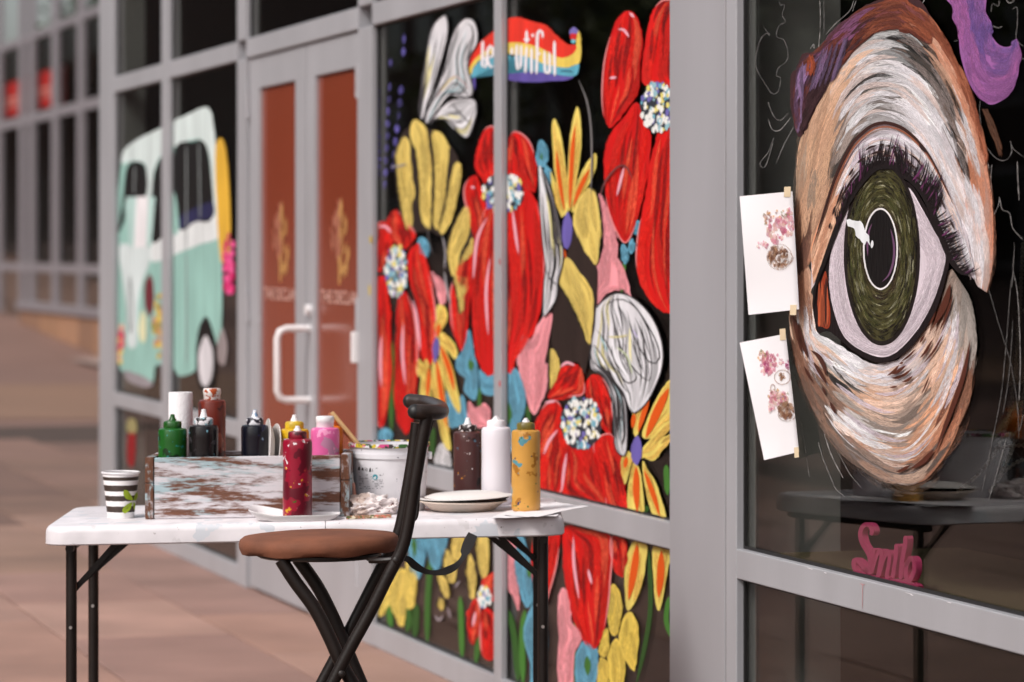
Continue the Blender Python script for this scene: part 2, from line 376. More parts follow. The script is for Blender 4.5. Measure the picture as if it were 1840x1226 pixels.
# ---- the double door
VINYL = plain('brown_vinyl', C(138,61,37), .18, 0, .06, 2, (1,1,.4), 0, 60, .5)
WHITE = plain('white_metal', C(232,228,228), .35, 0, .04)
def text_mesh(txt, size):
    cu = bpy.data.curves.new('t', 'FONT'); cu.body = txt; cu.size = size; cu.align_x = 'CENTER'
    ob = bpy.data.objects.new('t', cu); COL.objects.link(ob); dg = bpy.context.evaluated_depsgraph_get()
    me = bpy.data.meshes.new_from_object(ob.evaluated_get(dg)); vs_ = [v.co.copy() for v in me.vertices]; fs = [tuple(p.vertices) for p in me.polygons]
    bpy.data.objects.remove(ob); bpy.data.meshes.remove(me); return vs_, fs
GOLD = plain('gold_print', C(190,142,82), .5, 0, .3, 60); ROSE = plain('rose_print', C(168,104,82), .5, 0, .2, 60); TXT = plain('pale_print', C(214,176,164), .5)
for leaf, (xa, xb, ga, gb) in enumerate(((443.5, 543, 460, 525), (545, 641.5, 560, 636))):
    D0 = DM+.012; top = HT0-.006; HB = .30; HG = top-.125
    d = part(shop, 'door', ALU, lambda m: (m.wbox(S(ga), S(xa), .012, top, D0, D0+.045), m.wbox(S(xb), S(gb), .012, top, D0, D0+.045),
        m.wbox(S(gb)+.0005, S(ga)-.0005, .012, HB, D0+.0005, D0+.045), m.wbox(S(gb)+.0005, S(ga)-.0005, HG, top, D0+.0005, D0+.045)), bevel=.002)
    GD = D0+.014
    part(d, 'door_panel', VINYL, lambda m: m.wbox(S(gb)+.001, S(ga)-.001, HB+.001, HG-.001, GD, GD+.008))
    sm = S((ga+gb)/2); lw_ = S(ga)-S(gb)
    lg = random.Random(5)
    def feather(m, side):
        for k in range(34):
            t = lg.random(); h = 1.30+.25*t; wd = .15*math.sin(math.pi*min(1, .15+.85*t))**.7*(1.1-t*.4)
            x = (lg.uniform(0, 1) if side else lg.uniform(-1, .1))*wd; a = lg.uniform(.2, .9)*(1 if x > 0 else -1); l = .035; q = .013
            c_ = (sm-x, h); dx, dh = -math.sin(a)*l, math.cos(a)*l
            m.poly([W(c_[0]-dx, c_[1]-dh, GD-.001-k*4e-6), W(c_[0]+q, c_[1], GD-.001-k*4e-6), W(c_[0]+dx, c_[1]+dh, GD-.001-k*4e-6), W(c_[0]-q, c_[1], GD-.001-k*4e-6)])
        if side: m.poly([W(sm-.012, 1.255, GD-.0012), W(sm+.012, 1.255, GD-.0012), W(sm+.02, 1.36, GD-.0012), W(sm-.02, 1.36, GD-.0012)])
    part(d, 'printed_plant', GOLD, lambda m: feather(m, 1)); part(d, 'printed_plant', ROSE, lambda m: feather(m, 0))
    tv, tf = text_mesh('THE DECLAN', .1)
    xm = max(v.x for v in tv)
    def lettering(m):
        k = lw_*.44/xm; i = m.vs([W(sm-v.x*k, 1.185+v.y*k*.72, GD-.001) for v in tv]); m.f += [tuple(i+q for q in fc) for fc in tf]
    part(d, 'printed_name', TXT, lettering)['kind'] = 'stuff'
    for hh in (.25, 1.15, 1.98): part(d, 'hinge', ALU2, lambda m: m.tube([W(S(xa if leaf == 0 else xb), hh-.06, D0-.008), W(S(xa if leaf == 0 else xb), hh+.06, D0-.008)], .011))
    if leaf == 1:
        sh = S(551); ho = .125; hb, ht = .815, 1.085
        def hd(m):
            r = .035; P = lambda o, h: W(sh, h, D0-o)
            m.tube([P(-.002, hb), P(ho-r, hb), P(ho-.01, hb+.01), P(ho, hb+r), P(ho, ht-r), P(ho-.01, ht-.01), P(ho-r, ht), P(-.002, ht)], .0135, 12)
        part(d, 'pull_handle', WHITE, hd, smooth=True)
        part(d, 'lock_cylinder', WHITE, lambda m: m.tube([W(S(552), 1.155, D0+.002), W(S(552), 1.155, D0-.02)], .02, 16), smooth=True)
        part(d, 'strike_cover', WHITE, lambda m: m.wbox(S(642.5), S(638.5), .98, 1.09, D0-.03, D0-.001), bevel=.004)

# ================================================================ the far wing beyond the corner
DF = 41*((174-CX)/F*NX+NY)
ALU3 = plain('far_aluminium', C(136,130,134), .5, 0, .05)
wing = thing('glazed_wing', 'far glazed grey wing behind the corner post with stone base', 'building', W(s_at(100, DF), 0, DF))
hf = lambda y: h_at(171, y, DF)
SF = lambda x: s_at(x, DF)
BARS = [(hf(27), hf(12)), (hf(194), hf(175)), (hf(493), hf(476))]
HSILL = hf(557)
sf0, sf1 = SF(215)-13.8, SF(-60)+13.8
MUL = [(-5, 2), (36, 44), (53, 61), (95, 104), (141, 150), (186, 194)]
for a, b in MUL: part(wing, 'mullion', ALU3, lambda m: m.wbox(SF(b), SF(a), HSILL if a > 45 else .1, 6.2, DF-.02, DF+.035))
for k in range(1, 7):
    for c_ in (SF(190)-2.3*k, SF(-1)+2.3*k+.6): part(wing, 'mullion', ALU3, lambda m: m.wbox(c_-.06, c_+.06, HSILL, 6.2, DF-.02, DF+.035))
for a, b in BARS: part(wing, 'rail', ALU3, lambda m: m.wbox(sf0, sf1, a, b, DF-.012, DF+.03))
part(wing, 'sill', ALU3, lambda m: m.wbox(sf0, SF(43), HSILL-.09, HSILL+.03, DF-.12, DF+.02))
GLF = glass('wing_glass', (.95,.96,.95), .01, .10)
cuts = [sf0, SF(190), SF(146), SF(101), SF(58), SF(38), SF(1), sf1]; lv = [HSILL+.03, BARS[2][0], BARS[1][0], BARS[0][0], 6.2]
for a, b in zip(cuts, cuts[1:]):
    for c, d in zip(lv, lv[1:]):
        lo = .2 if (a >= SF(45) and c == lv[0]) else c
        part(wing, 'glass_pane', GLF, lambda m: m.wbox(a, b, lo, d, DF+.04, DF+.048))
STONES = [plain('sandstone_%d' % k, C(*c), .85, 0, .12, 3) for k, c in enumerate([(156,116,88),(140,104,82),(164,122,94)])]
for k, (a, b) in enumerate(((180, 215), (151, 179.6), (119, 150.6), (81, 118.6), (44, 80.6))): part(wing, 'base_stone', STONES[k % 3], lambda m: m.wbox(SF(b), SF(a), -.1, HSILL-.09, DF-.08, DF+.2), bevel=.01)
for k in range(6):
    s_ = SF(215)-2.3*(k+1); part(wing, 'base_stone', STONES[k % 3], lambda m: m.wbox(s_+.01, s_+2.29, -.1, HSILL-.09, DF-.08, DF+.2), bevel=.01)
part(wing, 'interior_wall', plain('wing_inside', C(34,26,23), .9, 0, .3, .6), lambda m: (m.wbox(sf0, sf1+90, 0, BARS[0][0]+.1, DF+3.0, DF+3.3), m.wbox(sf1+90, sf1+90.3, 0, BARS[0][0]+.1, DF+.2, DF+3.3)))
part(wing, 'interior_ceiling', DARK, lambda m: m.wbox(sf0, sf1+90, BARS[0][0]-.02, BARS[0][0]+.09, DF+.17, DF+2.99))
part(wing, 'interior_floor', FLOORI, lambda m: m.wbox(sf0, sf1+90, .3, .42, DF+.21, DF+2.99))
for a, b, c in ((8, 20, 0), (73, 86, 1), (110, 132, 0)): part(wing, 'interior_pier', STONES[c], lambda m: m.wbox(SF(b), SF(a), .421, hf(395), DF+1.9, DF+2.2))
kerbm = MB(); kerbm.poly([W(sf0, .012, DF-.5), W(SF(200), .03, DF-.5), W(SF(110), .19, DF-.5), W(SF(44), .33, DF-.5), W(sf1, .55, DF-.5), W(sf1, .56, DF-.08), W(SF(44), .34, DF-.08), W(SF(110), .2, DF-.08), W(SF(200), .04, DF-.08), W(sf0, .014, DF-.08)])
kb = kerbm.build('kerb_strip', plain('pale_kerb', C(150,130,122), .8)); kb['kind'] = 'structure'
sg = part(None, 'red_sign', plain('sign_red', C(196,30,24), .5, 0, .05), lambda m: m.wbox(SF(101), SF(-30), h_at(50,198,DF), h_at(50,134,DF), DF+.10, DF+.13))
tag(sg, 'red sign with pale lines of lettering behind the far glass', 'sign')
def dashes(m):
    q = random.Random(2)
    for y0, y1 in ((162, 170), (174, 180)):
        s = SF(97)
        while s < SF(-28): w_ = q.uniform(.12, .3); m.wbox(s, s+w_, h_at(50,y1,DF), h_at(50,y0,DF), DF+.094, DF+.099); s += w_+q.uniform(.06, .14)
part(sg, 'lettering', plain('sign_pale', C(226,150,140), .5), dashes)

# ================================================================ the other side of the street, seen mirrored in the glass
BRICK = plain('brown_brick', C(66,48,40), .85, 0, .25, 1.2); WIN = plain('dark_window', (.01,.011,.012), .12)
opp = thing('brick_building', 'brown brick building across the street mirrored in the shop glass', 'building', W(30, 0, -26))
part(opp, 'wall', BRICK, lambda m: m.wbox(2, 300, 0, 15, -36, -26)); part(opp, 'cornice', plain('cornice_stone', C(130,112,100), .8), lambda m: m.wbox(1.8, 300.2, 15.001, 15.6, -36.2, -25.7))
for k in range(30):
    for h in (1.0, 4.6, 8.2, 11.6):
        w_ = part(opp, 'window', ALU3, lambda m: m.wbox(4+4*k, 6.2+4*k, h, h+2.2, -26.02, -25.95)); part(w_, 'pane', WIN, lambda m: m.wbox(4.1+4*k, 6.1+4*k, h+.1, h+2.1, -25.948, -25.93))
BARK = plain('bark', C(70,56,46), .9, 0, .3, 6); LEAF = [plain('leaf_%d' % k, C(*c), .6, 0, .3, 3) for k, c in enumerate([(62,74,34),(48,62,30),(74,80,36)])]
def tree(label, base, h, r, seed, group, lf):
    q = random.Random(seed); t = thing('street_tree', label, 'tree', base, group); base = Vector(base)
    tp = base+Vector((q.uniform(-.2,.2), q.uniform(-.2,.2), h*.45))
    cl = []
    def trunk(m):
        m.tube([base-Vector((0,0,.05)), base+Vector((0,0,.4)), base.lerp(tp, .6), tp], [.24,.18,.15,.12], 8)
        for k in range(9):
            a = k*.7+q.random(); e = tp+Vector((math.cos(a)*r*q.uniform(.3,.8), math.sin(a)*r*q.uniform(.3,.8), h*q.uniform(.05,.45))); m.tube([tp-Vector((0,0,q.uniform(0,.8))), tp.lerp(e,.5)+Vector((0,0,.2)), e], [.07,.045,.02], 6); cl.append(e)
    part(t, 'trunk', BARK, trunk, True)
    for k in range(26): a = q.uniform(0, 6.28); z = q.uniform(-.05, .55); cl.append(tp+Vector((math.cos(a)*r*q.uniform(.2,1), math.sin(a)*r*q.uniform(.2,1), h*z)))
    def crown(m):
        for k in range(4200):
            c_ = q.choice(cl); p = c_+Vector((q.gauss(0,.45), q.gauss(0,.45), q.gauss(0,.38))); d1 = Vector((q.gauss(0,1), q.gauss(0,1), q.gauss(0,.6))).normalized(); d2 = d1.cross(Vector((q.gauss(0,1), q.gauss(0,1), 1))).normalized(); l = q.uniform(.09,.2)
            m.poly([p-d1*l, p+d2*l*.5, p+d1*l, p-d2*l*.5])
    part(t, 'crown', lf, crown)
for k, (s, d, h, r, lb) in enumerate(((12,-13,7.5,2.6,'nearest'),(19,-14,8.5,3.0,'second'),(27,-13.5,8,2.8,'third'),(36,-14,9,3.2,'fourth'),(47,-13,8.5,3.0,'fifth'),(60,-14,10,3.4,'farthest'))):
    tree('%s leafy street tree along the row across the street' % lb, W(s, 0, d), h, r, 20+k, 'street trees opposite the shopfront', LEAF[k % 3])
tree('leafy tree rising behind the far glazed wing', Vector((zpt(225,0,72).x, 72, 1.2)), 7.6, 2.2, 44, None, LEAF[1])

# ================================================================ paintings on the glass
WET = vcol('stroke_paint'); DRY = vcol('dry_stroke_paint', True); SOFT = vcol('thin_stroke_paint', True, a0=.36, a1=.6)
A3, A4, A5, A6, A7, A8 = zm(660,0,2.664), zm(900,0,2.666), zm(660,380,2.786), zm(900,400,2.919), zm(660,800,2.879), zm(900,800,2.878)
BE = zm(670,200,4.086); BN = zm(830,20,8); VN = zm(180,170,2.229)
RED, YEL, ORA, TEAL, PINK, PUR, GRN, BLK, WHT = (208,16,12), (226,204,104), (220,86,12), (98,160,186), (234,152,160), (104,92,166), (58,106,40), (34,26,24), (232,230,232)
YB = (220,194,104)
def motif(name, label, cat, at, D=None, group=None):
    D = D or GM; return thing(name, label, cat, wp(at[0], at[1], D), group)
def ppart(t, name, rgb, pts, lay, D=None, amp=.8, sub=5, smooth=True, label=None, mat=None):
    m = MB(); blob(m, pts, D or GM, lay, amp, sub, smooth); o = m.build(name, mat or paint(rgb), t)
    if label: o['label'] = label
    return o
def contour_strokes(m, pts, rgb, lay, n, D=None, w=(2, 5), ks=(.7, 1.35), rs=(.25, .9), seed=1, add=(0, 30), loop=False):
    """strokes that flow inside a painted shape, from one tip to the other (or round it when loop)"""
    q = random.Random(seed); c = cr(pts, 5); N = len(c); cx = sum(p[0] for p in c)/N; cy = sum(p[1] for p in c)/N
    if not loop:
        ia = max(range(N), key=lambda i: math.dist(c[i], (cx, cy))); ib = max(range(N), key=lambda i: math.dist(c[i], c[ia]))
        A = [c[(ia+j) % N] for j in range(((ib-ia) % N)+1)]; B = [c[(ia-j) % N] for j in range(((ia-ib) % N)+1)]
        if len(A) < 3 or len(B) < 3: return
        A, B = resample(A, 30), resample(B, 30)
    for k in range(n):
        if loop:
            r = q.uniform(*rs); i0 = q.randrange(N); L = int(N*q.uniform(.2, .42))
            path = [(cx+(c[(i0+j) % N][0]-cx)*r, cy+(c[(i0+j) % N][1]-cy)*r) for j in range(L)]
        else:
            f = q.uniform(.1, .9); f2 = min(.93, max(.07, f+q.uniform(-.12, .12))); t0 = q.randrange(1, 16); t1 = min(29, t0+q.randrange(8, 18))
            path = [(A[j][0]+(B[j][0]-A[j][0])*(f+(f2-f)*(j-t0)/(t1-t0)), A[j][1]+(B[j][1]-A[j][1])*(f+(f2-f)*(j-t0)/(t1-t0))) for j in range(t0, t1)]
        if len(path) > 2: ribbon(m, path, q.uniform(*w), D or GM, lay+.004*k, shade(rgb, q.uniform(*ks), q.uniform(*add)))
def poppy(label, at, petals, centre=None, hi=(), lay=4, nst=9):
    t = motif('painted_poppy', label, 'painting', at, group='painted poppies on the flower window')
    md = MB()
    for k, p in enumerate(petals):
        ppart(t, 'petal', RED if k % 2 else (198,12,10), p, lay+k*.35, amp=2.2)
        contour_strokes(md, p, (214,26,16), lay+3.2+k*.1, nst+8, w=(7, 16), ks=(.84, 1.1), seed=k*7+3, add=(0, 16)); contour_strokes(md, p, (132,8,8), lay+3.3+k*.1, 7, w=(3, 9), ks=(.8, 1.15), seed=k*5+2, add=(0, 8)); contour_strokes(md, p, (236,84,54), lay+3.35+k*.1, 4, w=(3, 8), ks=(.9, 1.05), seed=k*5+40, add=(0, 12))
        e = cr(p, 5); i0 = random.randrange(len(e))                    # pale edge light
        rpart(t, 'edge_light', [e[(i0+j) % len(e)] for j in range(int(len(e)*.28))], 2.6, GM, lay+4+.1*k, (232,140,140))
    for k, h in enumerate(hi): rpart(t, 'highlight', cr(h, 6, False), 5, GM, lay+5+.05*k, (238,170,184))
    md.build('brush_strokes', SOFT, t)['kind'] = 'stuff'
    if centre:
        cx, cy, rx, ry = centre
        ppart(t, 'flower_centre', (46,50,58), [(cx+rx*math.cos(a), cy+ry*math.sin(a)) for a in (6.283*k/12 for k in range(12))], lay+5.5, amp=4)
        mc = MB(); dots(mc, cx, cy, rx*.98, ry*.98, int(70+rx*ry/22), [C(236,236,232)]*4+[C(110,170,190), C(228,214,120), C(112,104,176), C(150,190,200)], GM, lay+5.9, (1.8, 4.2), 1.7)
        mc.build('centre_dots', WET, t)['kind'] = 'stuff'
    return t
poppy('large red poppy cut by the column at top right of flower window', (1150, 300), [
    A4((610,50),(560,90),(520,190),(495,300),(485,430),(490,540),(520,610),(560,580),(620,500),(660,440),(670,300),(680,190),(655,90)),
    A4((850,-10),(810,0),(770,5),(730,50),(700,140),(680,280),(675,370),(690,410),(740,400),(800,440),(850,440)),
    A4((650,490),(590,560),(520,650),(495,750),(495,850),(505,960),(540,1080),(595,1165),(640,1090),(680,960),(705,820),(720,680),(700,570)),
    A4((760,625),(740,680),(710,800),(690,950),(660,1100),(650,1190))+A6((715,100),(710,220),(740,340),(800,430),(865,475),(920,430),(930,0))+A4((860,640))],
    (1182, 193, 31, 44), [A4((560,140),(590,145),(615,180)), A4((520,375),(555,370)), A4((590,800),(570,880),(555,940)), A4((615,60),(640,85))], 4)
poppy('tall red poppy crossed by the mullion in the flower window', (900, 420), [
    A3((590,605),(550,640),(520,730),(515,800),(540,850),(580,900),(640,900),(660,760),(640,640)),
    A4((70,630),(40,660),(0,760),(0,880),(60,880),(100,890),(160,920),(172,860),(165,760),(130,670)),
    A3((520,840),(470,880),(465,950),(490,1040),(505,1130),(500,1250),(560,1200),(590,1060),(575,1000),(555,930)),
    A5((430,350),(415,420),(425,560),(450,650),(470,700),(495,640),(510,500),(530,350),(530,200),(500,160)),
    A5((610,-40),(560,80),(530,200),(520,320),(525,480),(530,620),(550,740),(590,810),(640,840),(690,760),(690,-60)),
    A4((100,900),(40,960),(-40,1000),(-40,1300))+A6((-20,700),(45,790),(60,780),(85,700),(120,660),(180,560),(215,400),(226,250),(225,100),(215,0))+A4((195,1080),(165,950))],
    (904, 347, 37, 36), [A5((615,230),(595,400),(605,620)), A5((600,30),(550,140),(530,340)), A4((55,1000),(70,1120),(85,1220)), A3((495,895),(515,900))], 3)
poppy('red poppy with blue-white centre at far left of flower window', (715, 600), [
    A5((140,-10),(105,40),(110,90),(130,140),(180,190),(230,150),(240,110),(200,60)),
    A5((70,50),(30,100),(25,220),(50,300),(90,290),(110,220),(130,150),(110,80)),
    A5((25,400),(25,700),(40,1000),(70,1085),(100,1000),(115,800),(120,560),(110,450),(90,330),(40,340)),
    A5((245,160),(205,215),(205,300),(215,370),(240,440),(260,560),(275,720),(295,770),(325,760),(340,640),(340,500),(325,400),(300,280),(275,190)),
    A5((180,390),(150,470),(145,620),(140,800),(135,930),(150,1040),(190,1115),(225,1070),(245,930),(250,760),(245,600),(225,480))],
    (712, 487, 20, 46), [A5((180,560),(175,700),(190,870)), A5((225,440),(245,520),(265,700)), A5((70,620),(65,760),(70,880)), A5((55,80),(90,75),(120,110))], 3)
poppy('red poppy with white centre low in flower window above the rail', (1040, 760), [
    A6((350,735),(300,780),(265,870),(250,920),(310,930),(370,910),(430,900),(435,820),(410,750)),
    A6((500,798),(455,820),(445,900),(480,980),(510,1050),(560,1110),(580,1080),(580,930),(550,840)),
    A6((290,935),(230,960),(190,1030),(175,1080),(180,1180),(210,1226),(300,1080),(325,1000)),
    A6((300,1070),(240,1140),(215,1226))+A8((205,60),(200,160),(215,248),(300,258),(330,120),(350,0)),
    A8((345,0),(330,140),(320,262),(440,300),(538,318),(530,220),(490,70),(470,-20)),
    A8((480,-10),(510,140),(547,318),(648,345),(648,260),(630,100),(600,0),(560,-60))],
    (1044, 760, 37, 48), [A6((300,1085),(250,1150),(225,1220)), A8((340,40),(325,140),(315,240)), A6((310,760),(345,735),(390,750)), A6((230,945),(290,935))], 5)
poppy('long red petals hanging below the rail behind the table end', (1055, 1050), [
    A8((330,425),(320,560),(330,680),(360,850),(410,980),(470,1060),(520,1000),(550,860),(565,700),(568,470),(440,435)),
    A8((572,475),(575,600),(625,685),(642,640),(648,500)),
    A8((200,430),(165,520),(160,660),(190,780),(225,850),(250,760),(290,600),(300,425))],
    None, [A8((375,470),(378,620),(405,800)), A8((450,640),(470,720))], 4)
poppy('small red poppy at the foot of the left flower pane', (868, 1110), [
    A7((560,790),(525,860),(520,960),(545,1035),(575,960),(582,850)), A7((605,840),(585,930),(590,1060),(630,1112),(690,1060),(680,900)), A7((615,690),(590,740),(620,800),(680,790),(660,660))],
    (870, 1074, 11, 17), [A7((560,860),(545,940))], 4, 5)

def bee(label, at, bands, dark, wings, lines, extra=None, lay=6):
    t = motif('painted_bee', label, 'painting', at, group='painted bees on the flower window')
    for d in dark: ppart(t, 'dark_band', (44,32,28), d, lay-.5, amp=1.4)
    mb_ = MB()
    for k, b in enumerate(bands):
        ppart(t, 'yellow_band', YB, b, lay+.3*k, amp=1.8); contour_strokes(mb_, b, YB, lay+2.5+.1*k, 9, w=(5, 11), ks=(.86, 1.06), seed=k+11, add=(0, 10))
    mb_.build('brush_strokes', SOFT, t)['kind'] = 'stuff'
    for k, b in enumerate(bands):
        e = cr(b, 5); i0 = min(range(len(e)), key=lambda i: e[i][1]); rpart(t, 'dark_edge', [e[(i0+j) % len(e)] for j in range(int(len(e)*.46))], 4.5, GM, lay+3.1+.05*k, (26,18,16), (.3, .3), mat=DRY)
    mw = MB()
    for k, w in enumerate(wings):
        ppart(t, 'wing', (222,220,224), w, lay+3+.3*k, amp=1.5)
        contour_strokes(mw, w, (225,224,228), lay+5+.1*k, 26, w=(3, 9), ks=(.74, 1.08), seed=k+31, add=(-6, 12))
        contour_strokes(mw, w, (70,66,70), lay+5.4+.1*k, 26 if at[0] > 1000 else 7, w=(1.2, 3.0), ks=(.3, 1.1), seed=k+71, add=(-6, 12)); contour_strokes(mw, w, (150,180,186) if k % 2 else (214,206,150), lay+5.3+.1*k, 4, w=(2, 6), ks=(.9, 1.05), seed=k+91)
        e = cr(w, 5); ribbon(mw, e+[e[0]], 2.2, GM, lay+5.9, C(60,56,60), (.02, .02), n=60)
    for k, l in enumerate(lines): rpart(t, 'vein', cr(l, 6, False), 2.2, GM, lay+6.3+.02*k, (36,32,34), (.3, .3))
    for k, (l, c) in enumerate(extra or ()): rpart(t, 'fine_line', cr(l, 6, False), 3, GM, lay+6.6+.02*k, c, (.3, .3))
    if wings: mw.build('wing_strokes', WET, t)['kind'] = 'stuff'
    return t
bee('yellow and black bee with upright white wings left of the banner', (770, 300), [
    BE((210,200),(165,300),(165,420),(180,560),(200,700),(230,840),(265,890),(290,830),(285,700),(310,600),(290,480),(275,330),(270,230),(240,190)),
    BE((300,60),(265,130),(275,220),(310,300),(320,400),(335,560),(335,700),(360,800),(410,870),(425,820),(425,700),(430,560),(430,400),(415,280),(400,150),(360,90)),
    BE((455,140),(425,180),(435,260),(445,400),(445,600),(435,780),(450,850),(480,870),(500,760),(525,640),(540,480),(560,300),(560,250),(510,170)),
    BE((615,370),(585,400),(560,500),(540,620),(510,760),(490,860),(510,905),(560,840),(600,720),(625,600),(650,470),(640,390))],
    [BE((260,120),(180,260),(180,560),(240,860),(420,880),(520,900),(620,640),(640,400),(560,240),(420,130))],
    [A3((370,75),(385,110),(383,170),(365,250),(330,370),(290,480),(270,560),(255,570),(248,520),(262,400),(282,270),(300,160),(330,100)),
     A3((480,88),(510,100),(527,150),(525,210),(490,270),(480,330),(498,390),(505,450),(470,470),(430,450),(390,455),(340,520),(290,590),(275,580),(290,520),(330,430),(370,320),(395,210),(420,140),(450,100)),
     A3((350,520),(400,480),(460,470),(515,480),(522,540),(500,620),(475,660),(440,640),(410,600),(380,575),(330,570),(300,590))],
    [A3((470,110),(500,130),(505,200),(470,300)), A3((310,540),(380,430),(430,400),(490,470)), A3((400,490),(450,550),(500,600)), A3((440,130),(410,220),(360,380))],
    [(A3((330,470),(380,400),(420,365),(450,385),(490,430)), (196,170,170)), (A3((350,440),(400,380),(430,370)), (222,206,150)), (A3((110,800),(150,795),(190,785)), (150,146,152))])
bee('yellow banded bee flying down beside the tall poppy', (815, 420), [
    BE((680,695),(640,740),(580,860),(545,1000),(545,1100),(570,1180),(600,1226),(625,1180),(640,1050),(690,940),(720,820),(715,730)),
    BE((720,930),(690,990),(640,1080),(640,1140),(680,1120),(730,1050),(740,970)),
    A5((430,330),(450,430),(460,510),(475,500),(480,420),(500,400),(500,340),(470,325))], [BE((660,720),(560,960),(580,1200),(700,1130),(745,940),(720,760))], [],
    [], [(A5((375,120),(390,200),(385,290)), (150,146,150)), (A5((300,70),(310,160),(330,220)), (70,66,68)), (A5((385,300),(400,400),(420,470)), (170,166,170))])
bee('large bee with spread white wings between poppies in right flower pane', (1050, 480), [
    A4((400,920),(430,905),(462,940),(480,1050),(485,1140))+A6((525,80),(515,180),(500,220),(470,190),(440,150),(400,60))+A4((370,1150),(345,1060),(360,980)),
    A6((340,180),(300,310),(340,380),(390,480),(430,570),(460,640),(475,600),(485,450),(475,350),(420,270)),
    A6((262,660),(250,780),(260,870),(300,790),(305,730))],
    [A6((390,30),(350,150),(290,320),(272,480),(272,640),(330,750),(400,730),(440,790),(470,640),(500,420),(500,220),(440,130))],
    [A4((180,810),(215,850),(250,950),(280,1080),(295,1200))+A6((322,100),(325,200),(300,310),(290,400),(240,480),(220,480),(225,300),(235,240),(215,60)),
     A6((480,640),(470,760),(530,800),(580,900),(590,1050),(600,1180),(640,1226),(660,1180),(660,1000),(640,900),(600,840),(540,720)),
     A6((500,450),(560,390),(620,370),(700,400),(780,480),(830,580),(850,680),(840,780),(800,880),(760,950),(700,1000),(670,970),(640,890),(600,840),(560,790),(500,750),(470,700),(475,620),(490,540))],
    [A6((540,440),(620,400),(700,440),(770,540),(820,640),(830,720),(790,740),(740,680),(690,580),(660,460)), A6((500,560),(560,640),(610,760),(660,840),(710,820),(690,760)),
     A6((580,450),(600,560),(640,680),(700,770),(770,830),(790,790)), A6((560,690),(600,780),(640,860),(680,900)), A6((520,800),(560,880),(600,1000),(620,1150)), A6((620,1000),(650,1080),(630,1180)), A6((240,250),(260,300),(300,330)), A4((215,880),(240,1000),(250,1150))],
    [(A4((370,380),(410,480),(430,600),(435,760),(430,940)), (120,116,116)), (A4((470,960),(500,870),(560,800),(600,800),(630,860)), (100,60,60)), (A6((560,600),(620,600),(670,590)), (214,204,140)), (A6((600,650),(660,700),(690,800)), (196,206,170)), (A6((690,560),(720,610)), (190,180,214)), (A6((520,590),(560,680)), (150,190,196)), (A4((225,950),(240,1080),(245,1200)), (214,206,140))], lay=9)
bee('yellow bee seen low through the gap under the table', (830, 1030), [
    A7((440,470),(430,560),(470,600),(500,560),(500,460)), A7((410,540),(390,620),(420,700),(450,710),(460,620)), A7((370,660),(360,700),(400,790),(420,780),(410,700)), A7((530,560),(510,640),(530,780),(555,780),(560,660)), A7((570,470),(560,560),(590,680),(620,670),(630,560),(620,470)), A7((375,790),(360,830),(385,855),(398,830))],
    [A7((430,480),(400,640),(470,700),(560,700),(600,560),(560,470))], [], [], [(A7((350,880),(370,910),(390,880)), (170,160,166)), (A7((410,830),(430,900),(425,850)), (130,118,122)), (A7((450,740),(480,700)), (150,140,146))])

def star(label, at, petals, inner, centre, lay=5, col=YEL):
    t = motif('painted_lily', label, 'painting', at, group='painted orange and yellow lilies'); ms = MB()
    for k, p in enumerate(petals):
        ppart(t, 'petal', col, p, lay+.25*k, amp=1.0); contour_strokes(ms, p, (232,190,90), lay+2.4+.1*k, 8, w=(4, 8), ks=(.86, 1.05), seed=k+3, add=(0, 14))
    ms.build('brush_strokes', SOFT, t)['kind'] = 'stuff'
    for k, l in enumerate(inner): rpart(t, 'orange_stripe', cr(l[1:], 6, False), l[0], GM, lay+3.4+.1*k, ORA, (.4, .5))
    if centre: ppart(t, 'purple_centre', PUR, centre, lay+5, amp=1)
    return t
star('yellow and orange spiky flower under the banner', (1020, 330), [
    A4((255,570),(245,620),(255,800),(270,900),(290,1020),(320,1010),(315,850),(300,720),(280,620)), A4((365,510),(340,600),(325,720),(318,900),(325,1010),(345,960),(365,850),(385,700),(382,580)),
    A4((450,735),(400,800),(365,880),(340,1000),(350,1010),(400,920),(440,850),(460,780)), A4((240,820),(245,900),(290,1040),(300,1000),(270,900))],
    [[7]+A4((265,720),(280,860),(305,1010)), [8]+A4((355,600),(340,760),(330,1000)), [8]+A4((425,810),(385,890),(345,990)), [5]+A4((300,1190),(310,1240))], A4((318,1015),(295,1080),(295,1160),(315,1195),(338,1150),(342,1070)), 6)
star('orange and yellow lily above the rail beside the column', (1145, 790), [
    A6((930,800),(880,830),(830,900),(780,1000),(740,1120),(800,1130),(850,1080),(930,1000)), A6((800,870),(760,950),(730,1080),(700,1120),(690,1000),(665,960),(700,990),(760,940)),
    A6((930,1020),(850,1130),(790,1200),(730,1240),(760,1160)), A8((650,30),(620,90),(640,205),(665,130),(680,60)), A8((690,80),(660,200),(655,328),(700,355),(740,345),(735,240),(720,140)),
    A8((735,80),(760,130),(800,190),(830,280),(855,378),(820,378),(780,355),(750,240),(735,160)), A8((730,40),(760,75),(800,75),(840,20),(900,-60),(800,-20))],
    [[15]+A6((880,870),(820,990),(760,1130)), [9]+A6((780,910),(750,1000),(720,1100)), [8]+A8((650,60),(640,120)), [12]+A8((700,110),(700,240),(705,345)), [9]+A8((740,130),(790,260),(820,365)), [8]+A6((700,1000),(690,1080))], A8((705,-50),(675,0),(675,60),(700,105),(725,60),(728,0)), 8)
star('orange-striped lily petals hanging below the rail by the column', (1140, 1020), [
    A8((690,495),(650,580),(640,700),(650,850),(690,820),(730,720),(750,600),(755,515)), A8((788,525),(790,700),(800,820),(820,855),(845,760),(865,640),(880,545))],
    [[13]+A8((705,510),(690,640),(660,800)), [13]+A8((830,545),(825,680),(815,790))], None, 5)
